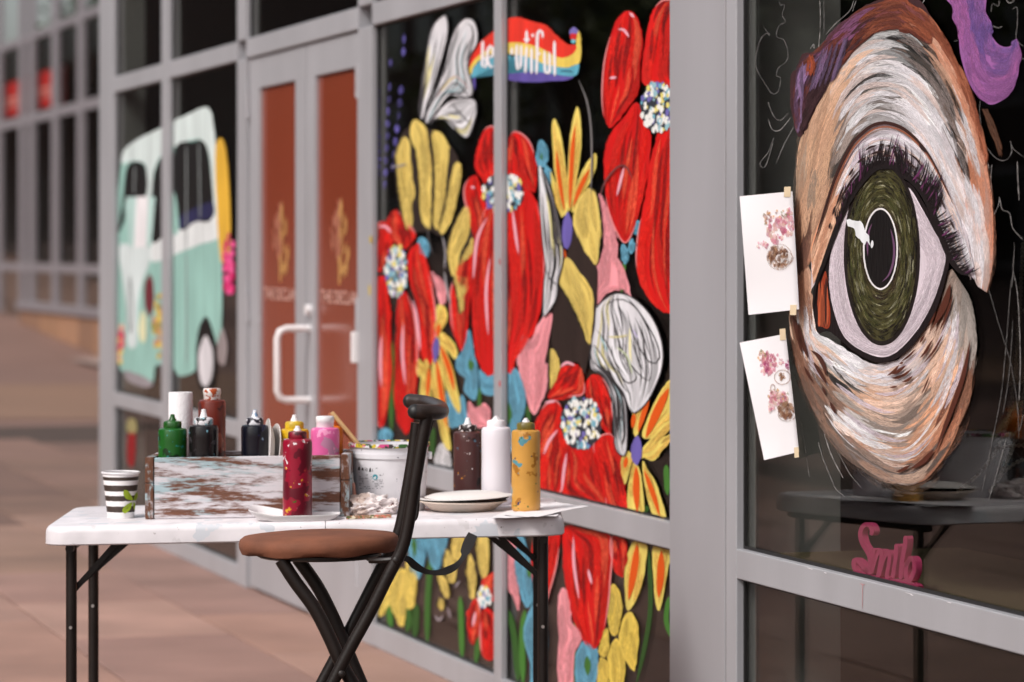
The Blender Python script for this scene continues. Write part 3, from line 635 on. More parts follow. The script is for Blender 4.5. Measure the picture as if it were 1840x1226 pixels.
star('yellow and orange lily at the left pane of flower window', (790, 640), [
    A5((350,470),(390,480),(400,540),(370,600),(345,630),(340,560)), A5((360,600),(420,640),(450,700),(440,740),(400,700),(350,650)), A5((360,650),(420,760),(465,960),(455,1010),(400,900),(370,790)),
    A5((340,700),(380,850),(400,1050),(420,1190),(380,1160),(350,1020),(320,850)), A5((290,740),(260,930),(270,1000),(310,980),(320,830)), A5((255,740),(245,800),(265,830),(285,780))],
    [[8]+A5((360,560),(350,630)), [9]+A5((365,670),(410,790),(435,900)), [9]+A5((345,740),(365,880),(395,1080)), [7]+A5((310,780),(300,940))], A5((345,630),(325,680),(335,760),(355,720),(360,660)), 6)

def flower(name, label, at, blobs, rgb, part_name, centre=(), group=None, lay=3.5, n=10, crgb=GRN):
    t = motif(name, label, 'painting', at, group=group); ms = MB()
    for k, b in enumerate(blobs): ppart(t, part_name, rgb, b, lay+.2*k, amp=2.0); contour_strokes(ms, b, rgb, lay+1.9+.08*k, n+4, w=(5, 12), ks=(.86, 1.1), seed=k+5, add=(0, 14))
    ms.build('brush_strokes', SOFT, t)['kind'] = 'stuff'
    for b in centre: ppart(t, 'centre', crgb, b, lay+3, amp=1)
    return t
BG, PG = 'painted blue flowers', 'painted pink tulips'
flower('painted_blue_flower', 'blue flower cluster in left pane behind the brown bottle', (840, 690), [A5((510,590),(480,680),(445,750),(450,800),(490,830),(485,900),(540,945),(555,830),(540,740)), A5((560,790),(570,900),(620,920),(690,900),(690,800),(610,830)), A5((400,880),(405,1060),(440,1080),(500,1060),(480,920),(440,960))], TEAL, 'petal', [A5((515,740),(505,770),(520,800),(532,770))], BG)
flower('painted_blue_flower', 'blue flower stem in right pane beside the mullion', (925, 710), [A6((45,770),(30,900),(60,1000),(40,1090),(50,1200),(110,1200),(100,1090),(130,920),(110,820),(80,770))], TEAL, 'petal', (), BG)
flower('painted_blue_flower', 'small blue flower between spiky flower and tall poppy', (972, 285), [A4((195,670),(175,700),(168,770),(190,810),(220,780),(225,720)), A4((215,790),(205,850),(230,890),(242,830))], TEAL, 'petal', [A4((195,730),(188,755),(200,765))], BG, n=4)
flower('painted_blue_flower', 'small blue flower beneath the top right poppy', (1128, 455), [A6((640,110),(628,150),(645,215),(668,200),(665,140)), A6((690,85),(670,110),(680,165),(700,140)), A4((640,1080),(650,1060),(665,1070),(650,1130))], TEAL, 'petal', [], BG, n=3)
flower('painted_blue_flower', 'upper blue blossom under table edge right of mullion', (940, 1030), [A8((80,470),(75,640),(100,760),(130,840),(165,800),(160,700),(150,600),(120,480))], TEAL, 'petal', [A8((140,600),(135,660),(150,690),(155,640))], BG)
flower('painted_blue_flower', 'lower blue blossom with green centre left of table leg', (962, 1140), [A8((170,815),(125,920),(120,1000),(150,1130),(155,1240),(225,1240),(240,1000),(235,900),(220,850))], TEAL, 'petal', [A8((185,930),(165,970),(185,1050),(208,1020),(205,950))], BG)
flower('painted_blue_flower', 'blue blossom with green centre at bottom right of table leg', (1056, 1185), [A8((430,1010),(395,1060),(385,1130),(395,1240),(480,1240),(505,1100),(490,1040))], TEAL, 'petal', [A8((445,1090),(430,1140),(448,1190),(465,1140))], BG)
flower('painted_blue_flower', 'blue petals hanging under the table behind the strap', (780, 1000), [A7((300,460),(410,460),(400,560),(370,640),(340,640),(310,560)), A7((215,460),(280,470),(300,560),(270,690),(222,660),(215,560))], TEAL, 'petal', [A7((240,470),(228,520),(245,580),(255,520))], BG)
flower('painted_blue_flower', 'small blue bud above the left poppy', (760, 448), [A5((270,130),(250,160),(285,230),(312,200),(300,150))], TEAL, 'petal', (), BG, n=3)
flower('painted_blue_flower', 'blue buds below the left poppy near the door frame', (690, 780), [A5((60,1100),(55,1160),(110,1170),(125,1110),(90,1085))], TEAL, 'petal', (), BG, n=3)
flower('painted_tulip', 'pink tulip petals behind the large bee', (1100, 470), [A4((470,940),(500,970),(540,1080),(562,1150))+A6((600,60),(615,130),(610,200),(650,250),(682,385),(640,350),(560,370),(490,440),(485,350),(495,250),(520,180),(540,100))], PINK, 'petal', (), PG)
flower('painted_tulip', 'pink tulip below the wing of large bee by mullion', (960, 650), [A6((268,478),(220,500),(180,560),(150,640),(110,650),(100,560),(85,700),(100,800),(130,900),(150,980),(175,1008),(210,950),(245,850),(245,740),(225,740),(255,600))], PINK, 'petal', (), PG)
flower('painted_tulip', 'pink tulip right of the table leg below the rail', (1020, 1130), [A8((320,740),(295,800),(297,1000),(297,1240),(370,1240),(380,1080),(420,990),(365,920),(368,830),(345,760))], PINK, 'petal', (), PG)
flower('painted_tulip', 'pink tulip under table top just right of the mullion', (920, 1030), [A8((30,470),(25,700),(60,780),(90,860),(95,760),(70,640),(80,470))], PINK, 'petal', (), PG)
flower('painted_tulip', 'pink tulip behind the brown and white bottles', (865, 740), [A5((510,950),(505,1060),(560,1080),(610,1070),(615,990),(580,960),(550,1000))], PINK, 'petal', (), PG)
flower('painted_tulip', 'small pink bud beside the left poppy', (785, 505), [A5((320,300),(345,400),(365,470),(395,440),(385,360),(350,330))], PINK, 'petal', (), PG, n=3)
flower('painted_bud', 'white oval bud behind the back tubes of the stool', (797, 822), [zm(600,680,4.086)((790,475),(750,540),(740,620),(790,670),(850,660),(860,600),(830,510))], (214,212,214), 'petal', (), None)
YG = 'painted yellow blossoms'
flower('painted_yellow_flower', 'pale yellow pointed petals low in left flower pane', (720, 1070), [A7((165,640),(110,780),(150,900),(165,932),(190,925),(205,830),(225,700)), A7((200,620),(200,830),(240,832),(256,700),(230,610)), A7((120,700),(60,860),(75,890),(100,850),(130,780))], (226,200,98), 'petal', (), YG)
flower('painted_yellow_flower', 'yellow honeycomb-shaped petals at bottom by the column', (1100, 1150), [A8((575,720),(555,800),(555,900),(570,980),(600,980),(625,880),(620,780),(600,735)), A8((650,870),(615,960),(620,1060),(680,1165),(700,1130),(712,980),(690,880)), A8((550,940),(510,1040),(510,1080),(540,1095),(560,1040)), A8((600,1000),(560,1060),(550,1130),(570,1240),(630,1240),(645,1120)), A8((510,1110),(500,1240),(555,1240),(545,1120))], (222,194,86), 'petal', (), YG)
# stems and lavender
def stems(label, at, lines, rgb, w, name='painted_greenery', cat='painting', pn='stem'):
    t = motif(name, label, cat, at)
    for k, l in enumerate(lines): m = MB(); ribbon(m, cr(l, 6, False), w*random.uniform(.75, 1.2), GM, 1.2+.2*k, shade(rgb, random.uniform(.75, 1.15)), (.2, .3)); m.build(pn, WET, t)
stems('green stems rising from the foot of the left flower pane', (770, 1080), [A7((255,820),(250,900),(245,1000)), A7((330,560),(312,800),(310,1035)), A7((480,780),(485,900),(490,1110)), A7((580,940),(570,1040),(560,1135)), A7((110,800),(115,880),(125,950)), A7((205,830),(215,900),(205,970))], GRN, 11)
stems('green stems rising from the foot of the right flower pane', (1000, 1120), [A8((765,540),(770,880),(700,1240)), A8((40,850),(70,1000),(90,1240)), A8((125,850),(110,1000),(115,1240)), A8((870,780),(855,900),(880,1000)), A8((400,900),(390,950),(410,1000)), A8((380,1050),(375,1240)), A8((855,100),(858,180),(862,260)), A8((755,310),(750,350))], GRN, 10)
stems('green leaf stems showing among the middle flowers', (850, 750), [A5((125,650),(118,900),(122,1110)), A5((565,880),(560,950),(575,1020)), A6((650,200),(640,280),(632,372)), A6((140,960),(145,1060)), A5((330,1080),(325,1180),(330,1226)), A6((45,930),(40,1060)), A5((715,900),(712,1060))], GRN, 9)
t = motif('painted_lavender', 'purple lavender stalks beside the door jamb', 'painting', (700, 200))
for k, st in enumerate((A3((178,165),(172,260),(168,350),(155,500),(140,640),(125,760),(118,900)), A3((112,280),(106,420),(98,560),(92,700),(84,840),(80,980)), A3((52,430),(50,560),(52,700),(54,860)))):
    m = MB(); q = resample(cr(st, 6, False), 13)
    for a, b in zip(q[::1], q[1::1]):
        if random.random() < .82: ribbon(m, [(a[0]+random.uniform(-2,2), a[1]), ((a[0]+b[0])/2, (a[1]+b[1])/2), (b[0]+random.uniform(-1,1), b[1]-6)], random.uniform(5, 9), GM, 1.5, shade((100,92,168), random.uniform(.6, 1.2)), (.3, .4))
    m.build('stalk', SOFT, t)['kind'] = 'stuff'

# ---- the banner
t = motif('painted_banner', 'rainbow banner reading beautiful crossed by the mullion', 'painting', (940, 90))
ppart(t, 'purple_band', (96,82,160), BN((180,900),(150,1110),(190,1110),(210,890),(330,915),(450,925),(600,960),(700,1000),(850,1015),(1050,1025),(1300,1005),(1500,995),(1600,950),(1560,880),(1300,800),(900,760),(500,700),(300,700)), 3)
ppart(t, 'teal_band', (92,168,190), BN((130,960),(160,840),(280,700),(500,650),(700,640),(690,850),(900,860),(1100,875),(1300,905),(1500,935),(1600,935),(1660,900),(1685,780),(1600,740),(1200,720),(900,600)), 3.5)
ppart(t, 'yellow_band', (230,200,90), BN((80,1000),(95,860),(160,700),(300,560),(500,480),(700,440),(900,420),(1200,520),(1400,640),(1560,620),(1640,500),(1640,380),(1655,270),(1700,330),(1715,480),(1710,640),(1690,740),(1620,780),(1500,812),(1380,802),(1200,770),(1050,700),(900,650),(720,620),(600,605),(400,625),(260,700),(170,810),(115,960)), 4)
ppart(t, 'red_band', (226,52,36), BN((85,760),(140,620),(220,500),(330,390),(440,300),(600,150),(720,95),(830,90),(930,120),(1050,160),(1180,190),(1260,240),(1350,340),(1450,430),(1530,480),(1600,485),(1640,490),(1640,560),(1560,640),(1450,670),(1380,660),(1290,620),(1150,540),(1000,485),(860,455),(720,450),(600,470),(450,520),(330,580),(230,650),(150,740),(100,830)), 4.5)
ppart(t, 'curl_tip', (120,108,180), BN((1600,230),(1550,290),(1555,340),(1640,330),(1670,280)), 5); ppart(t, 'curl_tip', (206,40,44), BN((1565,330),(1560,400),(1630,410),(1650,330)), 5.2); ppart(t, 'curl_tip', (110,190,206), BN((1580,410),(1570,450),(1620,465),(1635,420)), 5.4)
LC = 0
for l in (((300,420),(295,600),(290,810)), ((290,795),(340,800),(352,700),(300,655)), ((375,670),(448,640),(440,530),(398,505),(366,600),(372,720),(410,805),(462,790)),
          ((520,560),(500,700),(540,800),(580,700),(590,560),(590,800)), ((720,520),(715,640)), ((790,470),(785,640),(800,830),(840,830)), ((850,480),(850,650),(840,830)), ((930,270),(930,480)), ((930,500),(920,700),(910,900)), ((880,410),(985,410)), ((1015,320),(1020,380)), ((1000,520),(1000,700),(1000,910)),
          ((1160,400),(1160,320),(1115,280),(1085,350),(1080,600),(1070,920)), ((1070,620),(1140,610)), ((1185,560),(1190,740),(1200,880),(1250,880),(1260,740),(1255,580)), ((1260,740),(1265,900)), ((1330,420),(1330,650),(1335,940))):
    LC += 1; rpart(t, 'letter_stroke', cr(BN(*l), 5, False), 5.0, GM, 6+.05*LC, (240,234,238), (.12, .12))
ms = MB(); ribbon(ms, BN((1400,870),(1430,850),(1450,880),(1480,840),(1500,880),(1530,850),(1560,870),(1600,880)), 1.6, GM, 6.5, C(40,60,80), (.1,.1)); ms.build('small_signature', WET, t)

# ---- the van
t = motif('painted_van', 'pale mint camper van painted across the two left panes', 'painting', (310, 450))
MINT, PALE = (150,192,182), (212,224,222)
ppart(t, 'body', MINT, VN((85,270),(72,420),(66,600),(60,800),(55,950),(75,1080),(100,1115),(205,1155),(225,1085),(290,1095),(320,1128),(385,1098),(395,990),(425,890),(455,960),(468,1000),(487,950),(487,680),(474,560),(466,300),(455,130),(430,55),(350,80),(250,130),(150,180),(100,220)), 2)
ppart(t, 'roof', PALE, VN((430,52),(350,80),(250,130),(150,180),(100,220),(85,275),(140,265),(185,290),(185,400),(205,400),(215,300),(250,240),(320,200),(370,180),(410,185),(440,260),(455,480),(470,500),(466,300),(455,130)), 3)
ppart(t, 'white_belt', (226,230,230), VN((205,600),(290,550),(400,505),(472,490),(474,572),(400,600),(300,640),(210,670)), 3.3)
ppart(t, 'white_front', (214,224,224), VN((75,610),(130,600),(200,615),(195,680),(165,760),(150,850),(145,1000),(110,1000),(105,860),(90,740)), 3.4)
for p in (VN((110,285),(180,285),(182,410),(105,420),(98,500),(72,550),(90,420)), VN((245,250),(215,320),(205,480),(210,590),(245,575),(260,560),(260,250)), VN((300,215),(370,188),(415,190),(440,280),(450,490),(380,510),(320,540),(295,400))): ppart(t, 'window', (14,12,12), p, 3.8)
ppart(t, 'window_tint', (38,38,78), VN((318,490),(370,460),(448,430),(450,490),(380,510),(320,540)), 4.1)
ppart(t, 'seat_back', MINT, VN((280,410),(300,400),(315,540),(285,550)), 4.2)
ppart(t, 'mirror_box', (186,216,210), VN((105,410),(220,410),(205,600),(115,610)), 4.3, smooth=False); ppart(t, 'mirror_face', (238,234,236), VN((145,410),(195,408),(185,610),(135,612)), 4.5, smooth=False)
ppart(t, 'surfboard', (228,178,60), VN((475,178),(460,230),(465,420),(478,640),(495,675),(515,640),(522,500),(510,280),(495,190)), 4.6)
ppart(t, 'emblem', (110,40,50), VN((200,720),(178,760),(180,850),(200,890),(215,830),(212,760)), 4.7)
ppart(t, 'headlight', (226,222,180), VN((165,870),(155,940),(165,990),(182,980),(182,890)), 4.7)
ppart(t, 'wheel_arch', (18,14,14), VN((420,890),(390,960),(385,1100),(400,1180),(450,1180),(460,1060),(445,940)), 4.8); ppart(t, 'wheel', (214,210,214), VN((422,965),(395,1040),(400,1140),(425,1170),(448,1120),(450,1030)), 5); ppart(t, 'rear_wheel', (150,138,138), VN((490,935),(470,1000),(475,1070),(500,1080),(508,1000)), 4.8)
ppart(t, 'bumper', (150,142,146), VN((105,1105),(200,1145),(205,1170),(160,1170),(105,1140)), 4.4)
mf = MB(); dots(mf, *VN((515,680))[0], 9, 55, 40, [C(226,50,120), C(200,30,96), C(236,90,150)], GM, 4.9, (3, 6), 1.6); dots(mf, *VN((72,990))[0], 9, 42, 36, [C(226,90,110), C(232,170,150), C(224,200,110), C(206,70,96)], GM, 5, (3, 5), 1.5); dots(mf, *VN((232,920))[0], 9, 62, 44, [C(214,176,50), C(226,196,80), C(150,140,60), C(190,140,120)], GM, 5, (3, 5), 1.5)
mf.build('flower_garlands', WET, t)['kind'] = 'stuff'
for l in (((120,720),(112,860),(120,960)), ((120,720),(128,860),(122,960)), ((345,200),(345,630)), ((345,630),(345,1090)), ((395,190),(400,500)), ((138,285),(135,400))): rpart(t, 'panel_line', cr(VN(*l), 4, False), 2.2, GM, 5.4, (140,146,146), (.1, .1))
t = motif('painted_post', 'red and yellow painted marker low on the left pane', 'painting', (236, 800))
ppart(t, 'red_stripe', (140,24,28), zm(0,440,2.553)((588,860),(585,1000),(615,1005),(620,860)), 3); ppart(t, 'yellow_top', (150,140,96), zm(0,440,2.553)((588,800),(582,855),(624,858),(622,805)), 3.2)

# ================================================================ the painted eye
E1, E2, E3, E4, E5, E6, E7 = zm(1380,0,4.0875), zm(1600,0,4.0875), zm(1420,200,4.905), zm(1600,200,4.0875), zm(1440,360,4.086), zm(1420,560,4.0864), zm(1600,500,3.0667)
eye = motif('painted_eye', 'huge green eye with brow and lashes painted on the near window', 'painting', (1590, 450), GE)
er = random.Random(21)
UI = resample(cr([(1452,478),(1459,450),(1481,379),(1497,330),(1514,290),(1534,255),(1559,231),(1579,222),(1599,222),(1624,232),(1649,254),(1673,286),(1705,350),(1730,410),(1745,470),(1757,515)], 6, False), 120)
UO = resample(cr([(1420,520),(1425,470),(1432,380),(1444,260),(1468,170),(1502,95),(1545,50),(1592,36),(1640,50),(1690,100),(1730,175),(1760,260),(1776,360),(1780,450),(1772,525)], 6, False), 120)
LI = resample(cr([(1452,478),(1455,540),(1464,596),(1490,612),(1520,630),(1550,648),(1580,655),(1610,648),(1640,628),(1665,592),(1685,552),(1700,500),(1712,485)], 6, False), 120)
LO = resample(cr([(1420,500),(1423,560),(1432,640),(1455,710),(1490,775),(1532,818),(1578,848),(1622,862),(1655,852),(1690,812),(1720,755),(1742,680),(1747,600),(1738,525)], 6, False), 120)
def K(I, O, t, k): i = max(0, min(119, t*119)); a = int(i); b = min(119, a+1); f = i-a; p = [I[a][q]*(1-f)+I[b][q]*f for q in (0,1)]; r = [O[a][q]*(1-f)+O[b][q]*f for q in (0,1)]; return (p[0]+(r[0]-p[0])*k, p[1]+(r[1]-p[1])*k)
UPF = [(1450,330,150,125,105),(1440,400,124,88,68),(1440,470,98,62,50),(1470,300,205,155,118),(1470,370,194,144,110),(1460,430,156,104,78),(1490,220,204,152,116),(1500,260,190,144,112),(1520,180,208,158,122),(1540,130,208,164,134),(1530,230,134,118,110),(1515,290,66,60,56),(1500,330,86,76,70),(1548,205,192,190,192),(1545,170,160,146,138),(1560,150,64,60,56),(1575,110,218,217,220),(1550,90,208,203,206),(1600,80,160,160,160),(1640,75,40,38,36),(1620,70,96,96,96),(1600,110,128,128,128),(1650,100,30,28,27),(1680,120,35,33,30),(1620,140,218,215,218),(1590,150,188,184,186),(1600,175,114,104,98),(1580,190,124,114,110),(1560,180,198,193,195),(1570,205,192,190,192),(1610,200,156,150,150),(1640,150,224,218,222),(1660,190,228,222,226),(1690,160,60,56,52),(1700,190,42,38,34),(1680,210,227,224,228),(1660,240,217,208,212),(1690,260,207,198,203),(1720,230,92,72,60),(1710,150,206,152,122),(1690,110,206,150,125),(1670,75,150,85,60),(1740,230,205,150,125),(1730,290,144,88,58),(1725,270,217,214,218),(1710,300,202,192,197),(1700,330,217,207,214),(1730,340,217,212,216),(1750,330,186,112,78),(1755,280,206,146,116),(1765,350,190,120,90),(1745,370,207,192,198),(1750,400,192,142,126),(1770,420,196,116,82),(1735,420,222,216,220),(1755,460,217,192,192),(1772,480,200,130,100),(1745,490,212,207,210),(1765,510,190,160,150)]
LOF = [(1440,520,188,134,104),(1455,520,217,168,138),(1430,560,122,78,58),(1445,600,226,182,152),(1435,640,112,72,54),(1460,640,202,152,127),(1452,690,124,84,66),(1475,620,230,224,228),(1480,680,154,108,84),(1500,640,222,218,224),(1540,660,224,220,226),(1580,670,218,214,222),(1620,665,212,202,208),(1500,665,160,152,146),(1510,690,54,50,47),(1530,700,74,68,62),(1525,720,156,146,140),(1545,690,194,184,182),(1570,695,217,162,127),(1600,690,224,192,174),(1640,650,217,197,192),(1670,620,207,172,152),(1690,570,124,78,58),(1700,590,222,172,142),(1710,560,144,128,118),(1730,560,134,125,118),(1735,600,154,143,135),(1720,630,174,154,141),(1700,640,224,180,152),(1715,680,228,167,127),(1735,670,124,74,53),(1690,680,217,167,137),(1660,690,156,136,122),(1640,700,212,172,150),(1600,730,227,187,162),(1570,740,224,182,154),(1545,740,138,128,120),(1530,760,212,208,208),(1560,780,217,214,216),(1590,780,120,108,100),(1620,775,138,122,112),(1650,740,138,118,106),(1680,730,224,157,117),(1700,740,207,132,94),(1715,740,104,54,37),(1660,780,222,162,124),(1690,780,192,122,87),(1640,800,218,172,142),(1600,800,224,218,216),(1570,810,202,172,152),(1620,830,207,142,107),(1580,835,154,118,98),(1550,810,192,122,87),(1530,790,217,182,162),(1660,835,144,88,63),(1680,810,154,98,73),(1650,850,164,134,115),(1610,855,126,105,94),(1500,760,154,113,90),(1510,720,174,128,103),(1490,730,118,88,73),(1475,740,94,73,62),(1520,810,94,75,65),(1550,840,84,68,58)]
def field(F_):
    def f(x, y):
        n = c0_ = c1_ = c2_ = 0
        for px, py, r_, g_, b_ in F_:
            w = 1/((px-x)**2*1.5+(py-y)**2*.7+12)**2.6; n += w; c0_ += r_*w; c1_ += g_*w; c2_ += b_*w
        m_ = (c0_+c1_+c2_)/3; return tuple(min(238, (v*.82+m_*.18)/n*1.05+3) for v in (c0_, c1_, c2_))
    return f
UF, LF_ = field(UPF), field(LOF)
def fam(m, I, O, n, colfn, lay, w=(4, 11), dl=(.05, .16), trng=(0, 1), krng=(0, 1), drift=.06, laystep=.006, vary=.08):
    for j in range(n):
        t = er.uniform(*trng); k = er.uniform(*krng); d = er.uniform(*dl); k2 = k+er.uniform(-drift, drift)
        path = [K(I, O, min(1, max(0, t-d/2+d*q/7)), k+(k2-k)*q/7) for q in range(8)]
        c = colfn(t, k, *path[4])
        if c is None: continue
        ribbon(m, path, er.uniform(*w), GE, lay+laystep*(j % 260), shade(c, er.uniform(1-vary, 1+vary), er.uniform(-5, 5)), (.35, .45))
def shade_rgb(c, k): return tuple(v*k for v in c)
def pick(*c): return er.choice(c)
GRY, LAV, WH, DK = (128,116,112), (214,200,210), (228,224,228), (30,27,26)
def jit(x, a=.05): return x+er.uniform(-a, a)
ring = lambda I, O: I+O[::-1]
def ground_coat(name, I, O, fld, k0, k1, lay):
    m = MB(); nt_, nk = 110, 16; i = 0
    pts = []
    for a in range(nt_+1):
        for b in range(nk+1):
            k = k0+(k1-k0)*b/nk
            if b == nk: k += .10*noise.noise((a*.35, 2.2, 0))
            pts.append(K(I, O, a/nt_, k))
    for x, y in pts: m.cc = shade(fld(x+5*noise.noise((x*.05, y*.02, 0)), y+9*noise.noise((x*.05, y*.02, 5))), 1+.10*noise.noise((x*.3, y*.06, 3))); m.vs([wp(x, y, pd(GE, lay))])
    m.uv = [(x/30, y/8) for x, y in pts]
    for a in range(nt_):
        for b in range(nk): q = a*(nk+1)+b; m.f.append((q, q+1, q+nk+2, q+nk+1))
    m.build(name, WET, eye)
ground_coat('upper_skin', UI, UO, UF, 0, .82, 1); ground_coat('lower_skin', LI, LO, LF_, 0, .80, 1)
mu = MB(); md = MB()
def away(fld, a): return lambda t, k, x, y: fld(x+er.uniform(-a, a), y+er.uniform(-a, a))
fam(mu, UI, UO, 330, away(UF, 6), 2, (6, 15), (.06, .15), (.02, .98), (.02, .89)); fam(md, UI, UO, 620, away(UF, 14), 3.8, (5, 14), (.06, .16), (.02, .99), (.0, 1.0), vary=.12)
fam(mu, LI, LO, 330, away(LF_, 6), 2, (6, 15), (.06, .15), (.02, .98), (.02, .87)); fam(md, LI, LO, 620, away(LF_, 14), 3.8, (5, 13), (.06, .16), (.02, .99), (.0, 1.02), vary=.12)
def pale(t, k, x, y): return pick(WH, LAV, (240,206,184)) if sum(LF_(x, y)) > 480 else None
def paleu(t, k, x, y): return pick(WH, WH, (226,206,200)) if sum(UF(x, y)) > 470 else (pick(DK, GRY) if sum(UF(x, y)) < 330 else None)
ms2 = MB(); fam(ms2, LI, LO, 90, pale, 5.0, (3, 9), (.08, .2), (.1, .95), (.05, .9)); fam(ms2, UI, UO, 160, paleu, 5.0, (4, 11), (.05, .14), (.38, .97), (.05, .92)); ms2.build('pale_brush_strokes', SOFT, eye)['kind'] = 'stuff'
fam(md, LI, LO, 170, lambda t, k, x, y: pick(GRY, (120,92,78), (96,84,78), (150,140,134)), 3.6, (3, 9), (.08, .2), (.12, .72), (.9, 1.03))     # feathered lower edge
fam(md, UI, UO, 160, away(UF, 10), 3.6, (3, 9), (.05, .14), (.02, .98), (.9, 1.07)); fam(md, LI, LO, 170, away(LF_, 10), 3.6, (3, 9), (.05, .14), (.02, .98), (.88, 1.06))
HAZY = vcol('hazy_stroke_paint', True, a0=.50, a1=.72, stretch=(1.2, 5)); mh = MB()
fam(mh, LI, LO, 300, lambda t, k, x, y: shade_rgb(LF_(x, y), .75), 1.2, (7, 18), (.06, .18), (.02, .98), (.84, 1.06), .14); fam(mh, UI, UO, 240, lambda t, k, x, y: shade_rgb(UF(x, y), .75), 1.2, (7, 16), (.06, .16), (.02, .98), (.84, 1.07), .14)
mh.build('hazy_edge_strokes', HAZY, eye)['kind'] = 'stuff'
# brow
brow = E1((215,1000),(170,800),(165,560),(215,500),(250,400),(350,375),(430,290),(520,190),(640,90),(780,10),(980,-24),(1100,-10))+E2((300,120),(350,210),(330,330))+E2((200,260),(100,225),(0,215))+E1((830,222),(740,270),(600,400),(470,560),(400,700),(330,840),(270,960))
ppart(eye, 'brow', (62,36,38), brow, 5.6, GE, 2)
BL = [E1((215,980),(185,700),(215,500),(330,390),(520,200),(700,70),(900,0),(1000,-10))+E2((120,20),(260,130),(330,240)), E1((260,960),(330,800),(420,640),(560,440),(720,280),(850,215),(960,205))+E2((60,215),(180,250),(300,330))]
BLo, BLi = [resample(cr(b, 5, False), 120) for b in BL]
def bcol(t, k, x, y):
    if t < .35: return pick((58,34,40), (82,56,78), (70,38,48), (120,94,126), (96,48,40)) if k > .45 else pick((48,28,30), (56,32,36))
    if t < .62: return pick((90,52,66), (72,40,42), (124,76,110), (100,50,40)) if k > .3 else pick((60,34,36), (104,50,36))
    return pick((122,64,44), (140,76,52), (98,48,36), (112,60,58))
fam(mu, BLi, BLo, 260, bcol, 6.6, (4, 11), (.05, .13)); fam(md, BLi, BLo, 330, bcol, 8.3, (3, 9), (.07, .18))
BX = [resample(cr(E2((200,60),(330,200),(440,370),(540,570),(620,800),(680,1020),(710,1200)), 5, False), 120), resample(cr(E2((120,130),(270,290),(380,450),(470,620),(560,850),(630,1050),(680,1220)), 5, False), 120)]
fam(mu, BX[1], BX[0], 110, lambda t, k, x, y: pick((128,70,48), (150,88,62), (110,58,40)) if k > .5 else pick((206,150,124), (186,124,96), (150,92,66)), 6, (4, 9), (.08, .2))
fam(md, BX[1], BX[0], 140, lambda t, k, x, y: pick((120,64,44), (160,96,70)) if k > .45 else pick((216,164,138), (196,134,106)), 7.6, (3, 8), (.1, .25), krng=(-.05, 1.1))
for q in range(26): ribbon(md, cr(E1((225+er.uniform(-30,40), 700+er.uniform(-60,60)), (235+er.uniform(-20,30), 600), (255+er.uniform(-20,60), 500+er.uniform(-60,30))), 4, False), er.uniform(3, 6), GE, 10+.01*q, shade((140,110,150), er.uniform(.6, 1.1)), (.4, .5))
for q in range(16): x = er.uniform(340, 560); ribbon(md, cr(E1((x-60, 720-x*.45+120), (x, 620-x*.45+40), (x+40, 540-x*.5)), 4, False), er.uniform(3, 6), GE, 10.4+.01*q, shade((122,96,130), er.uniform(.6, 1.05)), (.4, .5))
for q in range(6): ribbon(md, cr(E1((270+er.uniform(0,80), 560), (290+er.uniform(0,70), 470), (310+er.uniform(-20,50), 400)), 4, False), er.uniform(3, 6), GE, 10.7+.01*q, shade((150,70,44), er.uniform(.7, 1.1)), (.4, .5))
for q in range(30): ribbon(md, cr(E2((700+er.uniform(-30,20), 800), (760+er.uniform(-25,15), 960), (810+er.uniform(-15,15), 1120+er.uniform(-60,40))), 4, False), er.uniform(2, 6), GE, 1+.01*q, shade((96,62,44), er.uniform(.5, 1.1)), (.4, .5))
# lid between crease and lashes
lid = UI[4:100]+[(1745,505),(1740,490)]+E4((470,1100),(420,980),(370,880),(330,760),(290,640),(230,560),(150,460),(80,410),(0,400))+E3((800,440),(700,460),(580,590),(480,780),(400,1000),(330,1200))+[(1470,500),(1458,520)]
ppart(eye, 'lid', (218,200,202), lid, 10.9, GE, 1, 1, False)
LL = resample(cr([(1462,520)]+E3((330,1200),(400,1000),(480,780),(580,590),(700,460),(800,440),(900,470))+E4((80,410),(150,460),(230,560),(290,640),(330,760),(370,880),(420,980),(470,1100),(540,1190)), 5, False), 120)
UI2 = resample(UI[4:118], 120)
def lidcol(t, k, x, y):
    t = jit(t, .03)
    if t < .22: return pick((226,172,140), (220,160,124), (216,150,116), (232,190,166))
    if t < .34: return pick((226,190,176), (222,206,208), (224,176,150))
    if t < .5: return pick(WH, (226,220,226), (206,200,206), (228,214,214))
    return pick(WH, LAV, (222,212,218), (226,216,222))
fam(mu, LL, UI2, 420, lidcol, 12, (4, 10), (.06, .16), (.02, .97), (.05, .97), .04); fam(md, LL, UI2, 260, lambda t, k, x, y: pick(WH, LAV, (190,182,188), (226,200,190)) if t > .3 else pick((230,184,154), (206,150,120)), 13.7, (2, 7), (.06, .16), (.02, .97), (.05, .97), .04)
